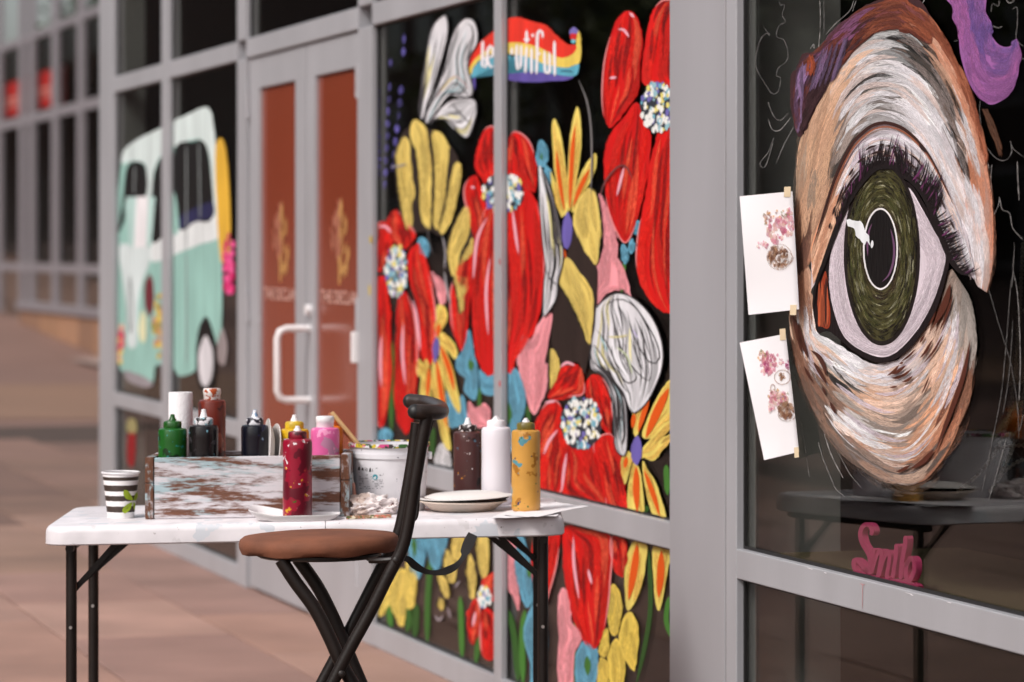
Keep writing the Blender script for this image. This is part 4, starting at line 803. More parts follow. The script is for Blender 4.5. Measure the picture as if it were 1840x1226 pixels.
# eyeball
ball = E5((355,30),(270,180),(215,400),(205,600),(235,800),(300,980),(400,1080),(540,1145),(640,1145),(740,1080),(860,940),(960,760),(1015,600),(1055,390),(960,200),(880,50),(770,-105),(560,-120))
dark_rim = E5((330,40),(230,250),(150,470),(95,640),(82,780),(100,900),(125,975),(200,962),(300,1040),(420,1135),(560,1192),(680,1172),(800,1082),(920,922),(1000,775),(1052,600),(1085,420),(1000,220),(920,60),(790,-130),(600,-160),(420,-60))
ppart(eye, 'dark_rim', (22,12,14), dark_rim, 15.2, GE, .8)
ppart(eye, 'eye_white', (220,206,214), ball, 15.8, GE, .5)
mw = MB(); contour_strokes(mw, ball, (222,208,216), 16.2, 120, GE, (3, 9), (.88, 1.04), (.72, .97), 4, (-6, 14), True); mw.build('eye_white_strokes', SOFT, eye)['kind'] = 'stuff'
ppart(eye, 'eye_corner', (146,56,30), E5((180,520),(140,620),(118,740),(125,850),(150,925),(205,935),(212,820),(195,680)), 16.4, GE, 1)
mc = MB()
for q in range(16): x = er.uniform(130, 200); ribbon(mc, cr(E5((x, er.uniform(560,800)), (x+4, 850), (x+er.uniform(-8,12), 930)), 4, False), er.uniform(3, 7), GE, 16.8+.02*q, shade((60,24,18) if er.random() < .6 else (196,92,56), er.uniform(.7, 1.1)), (.5, .2))
mc.build('eye_corner_strokes', WET, eye)['kind'] = 'stuff'
ICX, ICY, IRX, IRY = 1584.5, 456, 67, 163
ell = lambda rx, ry, cx=ICX, cy=ICY, n=40: [(cx+rx*math.cos(6.2832*k/n), cy+ry*math.sin(6.2832*k/n)) for k in range(n)]
ppart(eye, 'iris_rim', (26,18,16), ell(IRX+1.5, IRY+2), 17.4, GE, .4); ppart(eye, 'iris', (62,58,30), ell(IRX-4.5, IRY-6), 17.8, GE, .6)
mi = MB()
for j in range(1100):
    r = math.sqrt(er.uniform(.19, .97)); a = er.uniform(0, 6.283); d = er.uniform(.10, .34)/r*.8
    c = pick((96,92,54), (80,76,40), (52,48,26), (32,27,18), (118,114,78), (66,68,34), (74,74,42))
    if r > .88: c = pick((36,30,20), (22,18,14), (66,62,36))
    if r < .56: c = pick((44,30,24), (62,50,32), (92,84,56))
    if er.random() < .06: c = (160,156,128)
    ribbon(mi, [(ICX-(1-r)*2.5+IRX*.96*r*math.cos(a+d*q/6), ICY-(1-r)*9+IRY*.96*r*math.sin(a+d*q/6)) for q in range(7)], er.uniform(1.4, 4.2), GE, 18.3+.006*(j % 260), shade(c, er.uniform(.85, 1.12)), (.4, .5))
mi.build('iris_strokes', SOFT, eye)['kind'] = 'stuff'
ppart(eye, 'pupil_ring', (232,228,228), ell(31.5, 73.5, 1582, 447.5), 20.4, GE, .5); ppart(eye, 'pupil', (10,6,6), ell(28.6, 70.3, 1582, 447.5), 20.8, GE, .3)
rpart(eye, 'pupil_glow', cr(E5((520,170),(495,230),(485,330),(488,410)), 5, False), 3.6, GE, 21.2, (104,66,96)); rpart(eye, 'pupil_glow', cr(E5((655,210),(680,330),(675,450),(640,550),(590,600)), 5, False), 4.2, GE, 21.2, (104,70,100))
ppart(eye, 'catchlight', (230,232,234), E5((335,140),(345,190),(390,210),(400,260),(440,300),(465,330),(480,300),(500,330),(492,260),(470,230),(445,160),(400,150)), 21.6, GE, 1.6); ppart(eye, 'catchlight', (230,232,234), E5((518,295),(508,325),(515,352),(528,335),(528,305)), 21.6, GE, .3)
# upper lid line, crease, lashes
upl = [(1461,560)]+E5((100,640),(160,470),(240,250),(310,70))+E3((470,860),(560,690),(650,570),(750,485),(850,475),(940,490))+E4((60,450),(150,500),(230,590),(290,700),(340,830),(400,990),(455,1110),(520,1185),(580,1195),(620,1140))
upo = resample(cr(upl, 6, False), 90)
rpart(eye, 'lid_line', upo[:56], 9, GE, 22, (20,11,12), (.5, .1), n=40); rpart(eye, 'lid_line', upo[22:60], 17, GE, 22.2, (18,10,10), (.5, .5), n=40); rpart(eye, 'lid_line', upo[38:], 11, GE, 22.4, (20,11,12), (.3, .25), n=34)
rpart(eye, 'crease_line', UI[6:92], 6, GE, 22.1, (58,30,24), (.4, .4), n=60); rpart(eye, 'crease_line', [(x+2, y+7) for x, y in UI[20:88]], 3, GE, 22.15, (150,90,66), (.4, .4), n=50)
rpart(eye, 'crease_line', cr(E4((210,240),(240,280),(270,305)), 5, False), 6, GE, 22.2, (44,26,24)); rpart(eye, 'crease_line', cr(E4((285,330),(315,370)), 5, False), 3, GE, 22.2, (44,26,24))
mlash = MB()
for j in range(230):
    i = er.randrange(24, 86); x, y = upo[i]; t = i/90
    if t < .42: a = er.uniform(-1.75, -1.2); L = er.uniform(10, 34)
    elif t < .62: a = er.uniform(-1.65, -1.25); L = er.uniform(22, 62)
    elif t < .75: a = er.uniform(-1.3, -.75); L = er.uniform(20, 60)
    else: a = er.uniform(-.55, -.05); L = er.uniform(14, 38)
    cv = er.uniform(-.2, -.55) if t > .55 else er.uniform(-.1, .15)
    p = [(x, y)]
    for q in range(6): p.append((p[-1][0]+math.cos(a+cv*q/5)*L/6, p[-1][1]+math.sin(a+cv*q/5)*L/6))
    ribbon(mlash, p, er.uniform(1.6, 3.8), GE, 22.8+.006*j, shade((22,12,14) if er.random() < .85 else (96,44,84), er.uniform(.8, 1.1)), (.02, .9))
for s_ in (((660,350),(700,320),(765,300)), ((780,300),(805,295),(830,300)), ((850,303),(880,308)), ((905,318),(940,326)), ((700,385),(770,360),(840,358)), ((590,460),(625,430),(665,408)), ((510,575),(535,540),(560,500)), ((400,850),(440,740),(478,640)), ((370,920),(400,830)), ((340,1040),(355,980)), ((480,700),(540,610),(620,510)), ((430,800),(490,690),(560,590)), ((800,400),(860,390),(900,405)), ((905,360),(950,375))):
    ribbon(mlash, cr(E3(*s_), 4, False), 4.2, GE, 24, C(46,26,24), (.5, .5))
for s_ in (((0,270),(20,262),(45,270)), ((70,290),(100,290),(95,340)), ((130,310),(190,350),(230,410)), ((100,350),(150,390),(200,430)), ((150,460),(200,490),(240,520)), ((370,640),(400,720)), ((435,790),(465,860))): ribbon(mlash, cr(E4(*s_), 4, False), 3.2, GE, 24.1, C(46,26,26), (.4, .4))
mlash.build('lashes', WET, eye)['kind'] = 'stuff'
for s_, w in ((((800,390),(760,440),(710,470)), 5), (((890,420),(830,470),(750,487)), 5), (((900,470),(860,505),(820,515)), 5), (((790,548),(730,560)), 4), (((800,385),(830,370)), 4), (((845,345),(880,320)), 4)): rpart(eye, 'skin_fold', cr(E6(*s_), 4, False), w, GE, 14.2, (92,46,28), (.5, .5))
for s_, w in ((((330,30),(300,140),(240,260)), 12), (((345,90),(310,200),(270,290)), 5), (((250,180),(215,260)), 4), (((230,340),(190,410),(160,440)), 5), (((290,310),(240,400),(180,470)), 4), (((440,340),(400,540),(330,740),(250,950)), 9), (((240,940),(180,1010),(110,1050)), 9), (((110,1030),(60,1060),(30,1065)), 6), (((85,480),(40,515),(0,528)), 6), (((80,530),(40,548),(5,550)), 5), (((190,310),(160,360)), 4), (((140,390),(100,430),(60,460)), 4), (((215,540),(190,600),(170,640)), 3)): rpart(eye, 'skin_fold', cr(E7(*s_), 4, False), w, GE, 14.2, (84,40,26), (.5, .5))
for s_, w in ((((150,285),(210,330),(250,410),(260,470)), 8), (((170,370),(220,450),(265,530)), 7), (((20,30),(60,180),(85,300)), 9), (((60,80),(80,200),(130,340)), 8), (((100,400),(140,480),(170,520)), 5), (((290,660),(320,720),(330,750)), 6), (((235,550),(260,610)), 5)): rpart(eye, 'skin_fold', cr(E6(*s_), 4, False), w, GE, 14.3, (74,38,28), (.5, .5))
mu.build('brush_strokes', WET, eye)['kind'] = 'stuff'; md.build('dry_brush_strokes', DRY, eye)['kind'] = 'stuff'

# ---- purple curl
t = motif('painted_curl', 'purple painted curl at the top right of the eye window', 'painting', (1770, 100), GE)
curl = E2((400,-40),(465,60),(455,140),(500,200),(505,330),(520,430),(560,570),(620,680),(720,765),(800,750),(880,690),(930,580),(945,470),(940,350),(925,285),(880,340),(820,342),(770,305),(742,250),(742,170),(700,90),(680,-40))
ppart(t, 'curl', (150,94,154), curl, 2, GE, .6)
mc = MB(); CLs = resample(cr(E2((410,-40),(465,60),(462,140),(502,200),(508,330),(525,430),(562,570),(622,680),(720,762),(800,748),(880,688),(930,580),(943,470),(938,350),(925,290)), 5, False), 120); CRs = resample(cr(E2((675,-40),(700,90),(740,170),(742,250),(768,305),(800,335),(820,345),(840,346),(860,346),(880,342),(900,320),(915,300),(922,292)), 5, False), 120)
fam(mc, CLs, CRs, 200, lambda t, k, x, y: pick((150,92,152), (168,100,160), (156,96,156)) if k < .45 else pick((126,88,150), (112,82,146), (140,92,152)), 3, (6, 15), (.08, .22), (.02, .97), (.05, .95)); mc.build('brush_strokes', SOFT, t)['kind'] = 'stuff'

# ---- thin white squiggles
t = motif('painted_squiggles', 'thin white squiggles drawn on the glass around the eye', 'painting', (1400, 100), GE)
Q1 = zm(1320,0,2.665)
for l in (E1((85,0),(90,40),(125,35),(105,110),(128,160),(80,190),(65,270),(120,300),(148,400),(130,460),(75,500),(65,560),(92,570),(80,660),(40,690),(0,650),(-90,480),(-60,300),(0,240),(10,265),(-40,180)),
          E1((380,0),(385,180),(370,370)), E1((410,0),(412,280)), E1((630,0),(600,80),(500,170),(420,260)), E1((650,0),(620,85)), E1((415,310),(432,285)), E1((310,360),(335,325),(338,360)),
          E1((0,750),(40,850),(90,885),(150,830)), E1((0,870),(30,950),(90,955),(170,860)), E1((45,1010),(0,1120),(-60,1200),(-20,1226),(40,1040)), E1((190,930),(120,1060),(60,1200)),
          E2((740,90),(750,30),(790,45),(800,0)), E2((850,0),(880,25),(910,0)), E2((895,70),(930,60),(930,200),(918,260),(930,210),(925,290),(980,345)), E2((940,340),(955,410),(990,445)), E2((750,190),(790,205),(820,195)), E2((250,0),(215,65)), E2((660,730),(655,860),(690,1040),(760,1150),(840,1180),(890,1120),(880,1030),(900,1090),(985,1160)),
          E2((170,250),(200,390),(300,520)), E2((400,510),(350,610)), E2((465,305),(495,298)), E4((745,390),(738,480),(742,600)), E4((932,365),(936,520),(945,660)), E4((735,800),(790,700),(800,630),(820,720),(875,750),(900,860),(980,950)), E4((910,965),(905,1100),(890,1300)), E4((895,1120),(915,1250)), E4((655,20),(680,230),(725,430)),
          E7((530,20),(590,230),(660,460),(700,700),(708,910)), E7((665,0),(640,330),(610,640),(560,900),(500,1200)), E7((688,0),(705,150),(715,450),(708,690)), E7((675,230),(655,520),(620,750)), E7((640,880),(590,1060),(540,1226)), E7((440,430),(410,640),(370,780)), E7((732,750),(710,850)),
          E6((205,955),(240,1080),(300,1226),(340,1310),(420,1370)), E6((245,880),(300,1050),(390,1226)), E6((330,990),(430,1180),(520,1290)), E6((80,800),(110,1000),(140,1226))):
    m = MB(); ribbon(m, cr(l, 6, False), er.uniform(1.3, 2.0), GE, 1.0, shade((150,146,144), er.uniform(.6, 1.05)), (.04, .08), n=max(12, 5*len(l)), jitter=.2); m.build('squiggle', SOFT, t)

# ================================================================ paper sheets taped to the window
PAPER = plain('paper', C(236,232,234), .7, 0, .02, 4); TAPE = plain('masking_tape', C(222,200,166), .7, 0, .06, 30)
PG = vcol('watercolour', True, .7, a0=.30, a1=.75, stretch=(4, 3))
def sheet(label, corners, bend, tapes, art, seed):
    q = random.Random(seed); (ax, ay), (bx, by), (cx_, cy_), (dx_, dy_) = corners      # TL TR BR BL
    t = thing('paper_sheet', label, 'paper', wp(bx, by, GE-.03), 'drawings taped beside the eye')
    def uv2(u, v):
        top = (ax+(bx-ax)*u, ay+(by-ay)*u); bot = (dx_+(cx_-dx_)*u, dy_+(cy_-dy_)*u); return (top[0]+(bot[0]-top[0])*v, top[1]+(bot[1]-top[1])*v)
    def off(u, v): return .026+bend*max(0, 1-u)**1.5+.004*math.sin(v*5)*(1-u)+.018*max(0, v-.85)*(1 if u > .6 else .3)
    def sp(u, v, e=0): x, y = uv2(u, v); return wp(x, y, GE-off(u, v)-e)
    def mk(m):
        n = 10
        for e in (0, -.0006):
            i = m.vs([sp(a/n, b/n, e) for b in range(n+1) for a in range(n+1)])
            for b in range(n):
                for a in range(n): k = i+b*(n+1)+a; m.f.append((k, k+1, k+n+2, k+n+1))
        i0, i1 = 0, (n+1)**2; rim = [a for a in range(n+1)]+[(b+1)*(n+1)-1 for b in range(1, n+1)]+[n*(n+1)+a for a in range(n-1, -1, -1)]+[b*(n+1) for b in range(n-1, 0, -1)]
        for a, b in zip(rim, rim[1:]+rim[:1]): m.f.append((i0+a, i0+b, i1+b, i1+a))
    part(t, 'sheet', PAPER, mk, True)
    for u, v, l in tapes:
        def tp(m):
            c0, c1, c2, c3 = [sp(u+a, v+b, .0012) for a, b in ((-.05,-l),(.07,-l*.9),(.05,l),(-.07,l*.9))]; m.prism([c0, c1, c2, c3], Vector((NX, NY, 0))*.0008)
        part(t, 'tape', TAPE, tp)
    m = MB(); inv = lambda x, y: ((x-ax)/(bx-ax), (y-ay)/(dy_-ay))
    for k, (kind, x, y, rx, ry, cols, n) in enumerate(art):
        for j in range(n):
            if kind == 'ring': a = 6.283*j/n; px, py = x+rx*math.cos(a), y+ry*math.sin(a); r = 1.1
            else: a = q.uniform(0, 6.283); g = math.sqrt(q.random()); px, py = x+rx*g*math.cos(a), y+ry*g*math.sin(a); r = q.uniform(1.0, 2.6) if kind == 'fill' else q.uniform(1.8, 4)
            m.cc = shade(q.choice(cols), q.uniform(.9, 1.08)); b0 = q.uniform(0, 3)
            pts = []
            for z in range(7):
                X, Y = px+r*math.cos(b0+z*.9)*q.uniform(.6, 1.2), py+r*1.5*math.sin(b0+z*.9)*q.uniform(.6, 1.2); vv = (Y-ay)/(dy_-ay); l_ = ax+(dx_-ax)*vv; r_ = bx+(cx_-bx)*vv; uu = min(.995, (X-l_)/(r_-l_)); pts.append(sp(uu, (Y-(ay+(by-ay)*uu))/((dy_+(cy_-dy_)*uu)-(ay+(by-ay)*uu)), .0008+3e-6*(j+40*k)))
            m.poly(pts); m.uv += [(q.random()*9, q.random()*9) for _ in pts]
    m.build('watercolour_drawing', PG, t)['kind'] = 'stuff'
PK = [(226,150,166), (236,190,196), (206,110,140), (240,206,190)]; BRN = [(150,106,80), (120,80,60), (186,146,116)]; LF = [(150,150,110), (170,120,110), (226,170,110)]
sheet('white sheet with pink flowers over an eye, upper of two taped papers', [(1329,353), (1424,344), (1436,556), (1345,566)], .030, [(.90,.0,.045), (.88,1.0,.045)], [
    ('big', 1394, 412, 16, 24, PK, 90), ('big', 1416, 400, 10, 24, PK, 60), ('fill', 1378, 392, 8, 12, LF, 26), ('fill', 1405, 385, 18, 8, LF, 22), ('fill', 1370, 440, 10, 7, PK, 20), ('big', 1398, 462, 20, 20, BRN, 120), ('big', 1408, 464, 12, 8, [(238,232,230)], 70), ('ring', 1408, 464, 16, 12, BRN, 40), ('fill', 1411, 463, 5, 8, BRN, 24), ('ring', 1400, 462, 22, 23, BRN, 46)], 3)
sheet('white sheet with two small floral sketches, lower of two taped papers', [(1329,616), (1412,600), (1436,812), (1373,827)], .022, [(.93,.0,.05), (.92,1.0,.045)], [
    ('big', 1378, 655, 14, 20, PK+[(176,60,120)], 80), ('fill', 1390, 648, 16, 12, PK, 30), ('fill', 1368, 640, 7, 10, LF, 18), ('ring', 1404, 678, 14, 13, BRN, 40), ('fill', 1404, 676, 5, 6, BRN, 20), ('ring', 1387, 698, 4, 7, BRN, 22), ('fill', 1413, 655, 4, 9, [(176,60,120)], 16),
    ('big', 1396, 716, 18, 12, PK, 60), ('fill', 1396, 708, 20, 10, LF, 24), ('big', 1410, 738, 14, 14, BRN, 70), ('ring', 1412, 746, 15, 11, BRN, 36), ('fill', 1385, 734, 6, 7, PK, 18)], 4)

# ================================================================ things standing inside the near window
PINKW = plain('magenta_wood', C(216,74,130), .6, 0, .06, 10)
SM = zm(1500,920,7.66)
sml = thing('smile_letters', 'magenta freestanding letters spelling Smile on the inner window ledge', 'ornament', wp(1590, 1050, GE+.04))
def letter(paths, k):
    m = MB(); dd = GE+.026+.0005*k
    for j, (w, path) in enumerate(paths):
        p = resample(cr(SM(*path), 6, False), 6+4*len(path)); N = len(p); A, B = [], []; w = w/7.66
        for i, (x, y) in enumerate(p):
            a, b = p[max(i-1, 0)], p[min(i+1, N-1)]; dx, dy = b[0]-a[0], b[1]-a[1]; l = math.hypot(dx, dy) or 1; e = min(i, N-1-i); ww = w/2*(.55 if e == 0 else (.9 if e == 1 else 1))
            A.append((x-dy/l*ww, y+dx/l*ww)); B.append((x+dy/l*ww, y-dx/l*ww))
        for i in range(N-1):
            qd = [wp(*c_, dd+.0002*j) for c_ in (A[i], A[i+1], B[i+1], B[i])]; ext = Vector((NX, NY, 0))*.014
            ii = m.vs(qd+[c_+ext for c_ in qd]); m.f.append((ii, ii+1, ii+2, ii+3)); m.f.append((ii+7, ii+6, ii+5, ii+4)); m.f.append((ii, ii+4, ii+5, ii+1)); m.f.append((ii+3, ii+2, ii+6, ii+7))
            if i == 0: m.f.append((ii, ii+3, ii+7, ii+4))
            if i == N-2: m.f.append((ii+1, ii+5, ii+6, ii+2))
    m.build('letter', PINKW, sml)
letter([(58, ((495,320),(510,260),(480,190),(420,175),(365,230),(350,330),(380,440),(440,540),(480,640),(470,760),(400,830),(310,830),(260,750),(270,660),(330,690),(420,800),(500,850)))], 0)
letter([(52, ((540,500),(520,600),(490,760),(470,850))), (52, ((500,850),(560,640),(620,530),(645,560),(620,740),(590,920))), (52, ((600,900),(660,680),(730,550),(755,600),(735,760),(715,890),(750,920)))], 1)
letter([(54, ((845,440),(840,600),(810,800),(800,910)))], 2)
letter([(58, ((970,330),(965,460),(930,640),(910,820),(905,930)))], 3)
letter([(54, ((940,760),(1000,700),(1040,630),(1085,680),(1090,800),(1060,900),(1010,960),(975,880),(985,740),(1040,640)))], 4)
letter([(46, ((270,800),(380,850),(520,890),(640,930),(760,940),(900,950),(1020,980),(1130,1030))), (40, ((560,930),(700,960),(900,1000),(1140,1040)))], 5)
BEAD = plain('dark_beads', C(120,112,104), .3, .4, .1)
tw = thing('beaded_tower', 'dark beaded lattice tower ornament inside the near window at right edge', 'ornament', wp(1800, 900, GE+.3))
ms_ = bpy.data.meshes.new('bead'); bm = bmesh.new(); bmesh.ops.create_icosphere(bm, subdivisions=1, radius=.0055); bm.to_mesh(ms_); bm.free(); ms_.materials.append(BEAD)
def strand(pts, step=7.5):
    m = MB(); q = cr(pts, 8, False); L = sum(math.dist(a, b) for a, b in zip(q, q[1:])); q = resample(q, max(3, int(L/step)))
    iv = [v.co.copy() for v in ms_.vertices]; fv = [tuple(p.vertices) for p in ms_.polygons]
    for x, y in q: c_ = wp(x, y, GE+.3+.02*math.sin(y*.05)); i = m.vs([c_+v for v in iv]); m.f += [tuple(i+k for k in f_) for f_ in fv]
    m.tube([wp(x, y, GE+.3+.02*math.sin(y*.05)) for x, y in q[::3]], .0012, 4)
    m.build('bead_strand', BEAD, tw, True)
for st in ([(1838,440),(1832,560),(1822,690),(1800,790),(1760,850),(1722,882)], [(1848,440),(1848,560),(1842,690),(1824,790),(1800,850),(1780,882)], [(1868,440),(1872,600),(1890,760),(1930,860),(1960,885)], [(1858,440),(1858,600),(1862,740),(1885,820),(1905,885)],
           [(1815,690),(1850,688),(1885,690)], [(1790,805),(1845,800),(1905,805)], [(1830,560),(1850,558),(1872,560)], [(1800,850),(1845,825),(1890,850)]): strand(st)
part(shop, 'display_plinth', plain('black_plinth', (.006,.005,.005), .9), lambda m: m.wbox(SE(2030), SE(1800), HR1-.012, h_at(1845, 886, GE+.3), GE+.22, GE+.42))

# ================================================================ the folding table
TZ, TH, TL, TWD = None, .74, 1.21, .60
c0 = hp(76, 947, TH)                                   # front left corner of the top
yaw, tilt = R(1.0), R(1.05)                            # the pavement falls a little towards the street
TA = Vector((math.cos(yaw)*math.cos(tilt), math.sin(yaw)*math.cos(tilt), math.sin(tilt))); TB = Vector((-math.sin(yaw), math.cos(yaw), 0)); TN = TA.cross(TB).normalized()
def T(a, b, h=0): return c0+TA*a+TB*b+TN*h
def tp(x, y, h=0):                                     # pixel on the table top
    d = zpt(x, y, 1)-Vector((0,0,H)); o = Vector((0,0,H)); q = (c0+TN*h-o).dot(TN)/d.dot(TN); return o+d*q
PLA = speckle('white_plastic', (226,220,223), [((212,206,208), 22, .70, 2), ((160,150,150), 90, .775, 5), ((202,204,210), 12, .69, 8)], .42, bump=.05); BLKM = plain('black_brown_metal', C(30,22,19), .42, 0, .2, 20, (1,1,1), .1, 150, .35)
table = thing('folding_table', 'white plastic folding table with dark metal legs on the pavement', 'table', (T(TL/2, TWD/2).x, T(TL/2, TWD/2).y, 0))
def top_half(a0, a1, round0, round1):
    def outline(ins):
        r = .055-ins*.5; out = []
        for (ca, cb, st, rd) in ((a1-ins, ins, 0, round1), (a1-ins, TWD-ins, 1, round1), (a0+ins, TWD-ins, 2, round0), (a0+ins, ins, 3, round0)):
            sa = -1 if st in (0, 1) else 1; sb = 1 if st in (0, 3) else -1
            if not rd: out += [((a1 if st < 2 else a0), cb)]; continue
            for k in range(7):
                an = (-90+90*st+15*k)*math.pi/180; out.append((ca+sa*r+r*math.cos(an), cb+sb*r+r*math.sin(an)))
        return out
    def f(m):
        prof = [(.012,-.044),(.003,-.045),(0,-.042),(.001,-.016),(.003,-.008),(.008,-.002),(.014,0)]; rings = []
        for ins, z in prof: rings.append(m.vs([T(a, b, z) for a, b in outline(ins)]))
        n = len(outline(0))
        for p, q in zip(rings, rings[1:]):
            for k in range(n): m.f.append((p+k, p+(k+1)%n, q+(k+1)%n, q+k))
        m.f.append(tuple(rings[-1]+k for k in range(n))); m.f.append(tuple(rings[0]+n-1-k for k in range(n)))
    part(table, 'tabletop_panel', PLA, f, True)
top_half(0, .6535, True, False); top_half(.655, TL, False, True)
def leg(a, b):
    top = T(a, b, -.044); q = part(table, 'leg', BLKM, lambda m: m.tube([top, Vector((top.x, top.y, .012))], .0128, 14), True)
    part(q, 'rubber_foot', GASKET, lambda m: m.tube([Vector((top.x, top.y, 0.0)), Vector((top.x, top.y, .03))], .0155, 12), True)
    part(q, 'rivet', plain('steel', C(190,186,184), .3, .8), lambda m: m.tube([Vector((top.x, top.y-.011, .50)), Vector((top.x, top.y-.0145, .50))], .004, 8))
for a in (.058, TL-.05):
    for b in (.07, .53): leg(a, b)
    part(table, 'cross_bar', BLKM, lambda m: m.tube([T(a, .08, -.52), T(a, .52, -.52)], .009, 10), True)
    part(table, 'top_bar', BLKM, lambda m: m.tube([T(a, .03, -.055), T(a, .57, -.055)], .010, 10), True)
for a, sg in ((.058, 1), (TL-.05, -1)):
    for b in (.085, .515):
        for e in (0, .012):
            def br(m):
                p, q = T(a+sg*.004, b+e, -.155+e*.3), T(a+sg*(.105+e*2.0), b+e, -.046); n = Vector((0,.002,0)); d = (q-p).normalized(); w = d.cross(Vector((0,1,0))).normalized()*.0065
                m.prism([p-w, q-w, q+w, p+w], n*2)
            part(table, 'brace', BLKM, br)
        part(table, 'hinge_bolt', BLKM, lambda m: m.tube([T(a, b-.018, -.152), T(a, b+.002, -.152)], .009, 12), True)
part(table, 'centre_rail', BLKM, lambda m: m.box(T(.2, .28, -.056), TA*.8, TB*.012, TN*.011)); part(table, 'centre_rail', BLKM, lambda m: m.box(T(.2, .52, -.058), TA*.8, TB*.012, TN*.013))

# ================================================================ the crate
CW, CB, CWH = (108,66,46), (160,182,188), (204,199,203)
WOODF = worn('worn_front', CW, CB, CWH, (4.2, 4.2, 30), 1, .51, .475); WOODE = worn('worn_end', (100,58,34), CB, CWH, (16, 16, 8), 1, .50, .52, 3); WOODI = worn('worn_inside', (96,70,54), (120,130,134), (170,166,166), (6, 6, 24), 1, .5, .56, 5)
ca, cb = tp(277, 933.5), tp(611, 928.5)
cA = (cb-ca).normalized(); cB = Vector((-cA.y, cA.x, 0)).normalized(); cL = (cb-ca).length; CHT = .146; CD = .235; UP = Vector((0,0,1))
crate = thing('wooden_crate', 'open wooden crate with worn white and pale blue paint on the table', 'crate', ca+cA*cL/2+cB*CD/2)
B_ = lambda a, b, h: ca+cA*a+cB*b+UP*(h+.001)
part(crate, 'front_board', WOODF, lambda m: m.box(B_(0, 0, 0), cA*cL, cB*.016, UP*(CHT-.002)), bevel=.002)
part(crate, 'back_board', WOODF, lambda m: m.box(B_(0, CD-.016, 0), cA*cL, cB*.016, UP*(CHT-.002)), bevel=.002)
for a in (-.0215, cL+.0015):
    for h0, h1 in ((0, .084), (.0855, CHT)): part(crate, 'end_board', WOODE, lambda m: m.box(B_(a, -.003, h0), cA*.020, cB*(CD+.006), UP*(h1-h0)), bevel=.002)
part(crate, 'bottom_board', WOODI, lambda m: m.box(B_(.001, .017, .002), cA*(cL-.002), cB*(CD-.034), UP*.010))
part(crate, 'divider', WOODI, lambda m: m.box(B_(.155, .017, .013), cA*.008, cB*(CD-.034), UP*(CHT-.03)))
part(crate, 'inner_batten', WOODI, lambda m: m.box(B_(.001, CD-.036, CHT-.03), cA*(cL-.002), cB*.019, UP*.02))

# ================================================================ bottles
BG_ = 'paint bottles on the table'
WCAP = plain('white_cap', C(236,232,234), .4, 0, .05, 40)
def bottle(label, x, yt, base, dia, style, body_mat, cap_mat, tip_mat=None, tipy=None, lean=0, group=BG_):
    """x = centre, yt = shoulder in the photograph; base = where it stands"""
    Z = base.y; hb = H-(yt-HY)/F*Z-base.z; r = dia/2/F*Z; X = (x-CX)/F*Z; base = Vector((X, Z, base.z))
    t = thing('paint_bottle', label, 'bottle', base, group)
    wob = lambda a, z: 1+.012*math.sin(2*a+z*20)
    part(t, 'body', body_mat, lambda m: m.lathe(base, [(r*.9,.0005),(r*.98,.004),(r,.012),(r*.985,hb*.4),(r*.97,hb*.62),(r,hb*.86),(r*1.0,hb-.008),(r*.95,hb-.002),(r*.86,hb),(r*.5,hb+.002)], 30, wob), True)
    z0 = hb
    if style == 'squeeze':
        part(t, 'cap', cap_mat, lambda m: m.lathe(base, [(r*.60,z0+.0005),(r*.62,z0+.003),(r*.62,z0+.014),(r*.56,z0+.017),(r*.30,z0+.019)], 24, lambda a, z: 1+.02*math.cos(18*a)), True)
        zt = H-(tipy-HY)/F*Z-base.z if tipy else z0+.05
        part(t, 'nozzle', tip_mat or cap_mat, lambda m: m.lathe(base, [(r*.28,z0+.018),(r*.22,z0+.024),(r*.17,zt-.006),(r*.15,zt),(r*.06,zt+.001)], 14), True)
    else:
        zt = H-(tipy-HY)/F*Z-base.z
        part(t, 'cap', cap_mat, lambda m: m.lathe(base, [(r*.58,z0+.0005),(r*.60,z0+.002),(r*.60,z0+(zt-z0)*.45),(r*.63,z0+(zt-z0)*.5),(r*.63,zt-.003),(r*.58,zt),(r*.2,zt+.0005)], 26, lambda a, z: 1+.012*math.cos(30*a)), True)
    return t
inC = lambda a, b: B_(a, b, .0125)
cx_a = lambda x, b: inC(((tp(x, 934)-ca).dot(cA)), b)
green = speckle('green_bottle', (28,92,30), [((16,44,18), 20, .66, 1), ((40,130,120), 60, .70, 2)], .3)
bottle('dark green squeeze bottle in the crate, left end', 310, 770, inC(.047, .08), 52, 'squeeze', green, plain('green_cap', C(30,84,26), .35, 0, .2, 60), None, 745)
blackb = speckle('black_bottle', (22,18,20), [((60,56,60), 40, .66, 1), ((120,170,186), 30, .70, 4)], .25)
bottle('black paint bottle next to the green one in the crate', 366, 764, inC(.122, .075), 54, 'squeeze', blackb, speckle('splashed_cap', (24,20,22), [((230,226,230), 90, .52, 2), ((150,190,200), 80, .6, 3)]), WCAP, 736)
bottle('tall rusty red paint bottle with white screw cap behind black bottle', 381, 719, inC(.135, .165), 50, 'screw', speckle('rust_bottle', (112,40,28), [((160,80,60), 18, .62, 2), ((70,22,18), 24, .6, 3)], .3), speckle('rust_cap', (232,226,222), [((176,80,40), 70, .58, 2)]), None, 698)
bottle('navy blue paint bottle in the middle of the crate', 458, 764, inC(.245, .085), 50, 'squeeze', speckle('navy_bottle', (20,24,56), [((150,170,190), 46, .68, 2), ((60,76,120), 30, .66, 3), ((12,12,24), 20, .55, 5)], .25), speckle('navy_cap', (24,20,34), [((226,226,232), 90, .56, 4)]), speckle('navy_tip', (120,150,180), [((236,236,240), 120, .5, 4)]), 737)
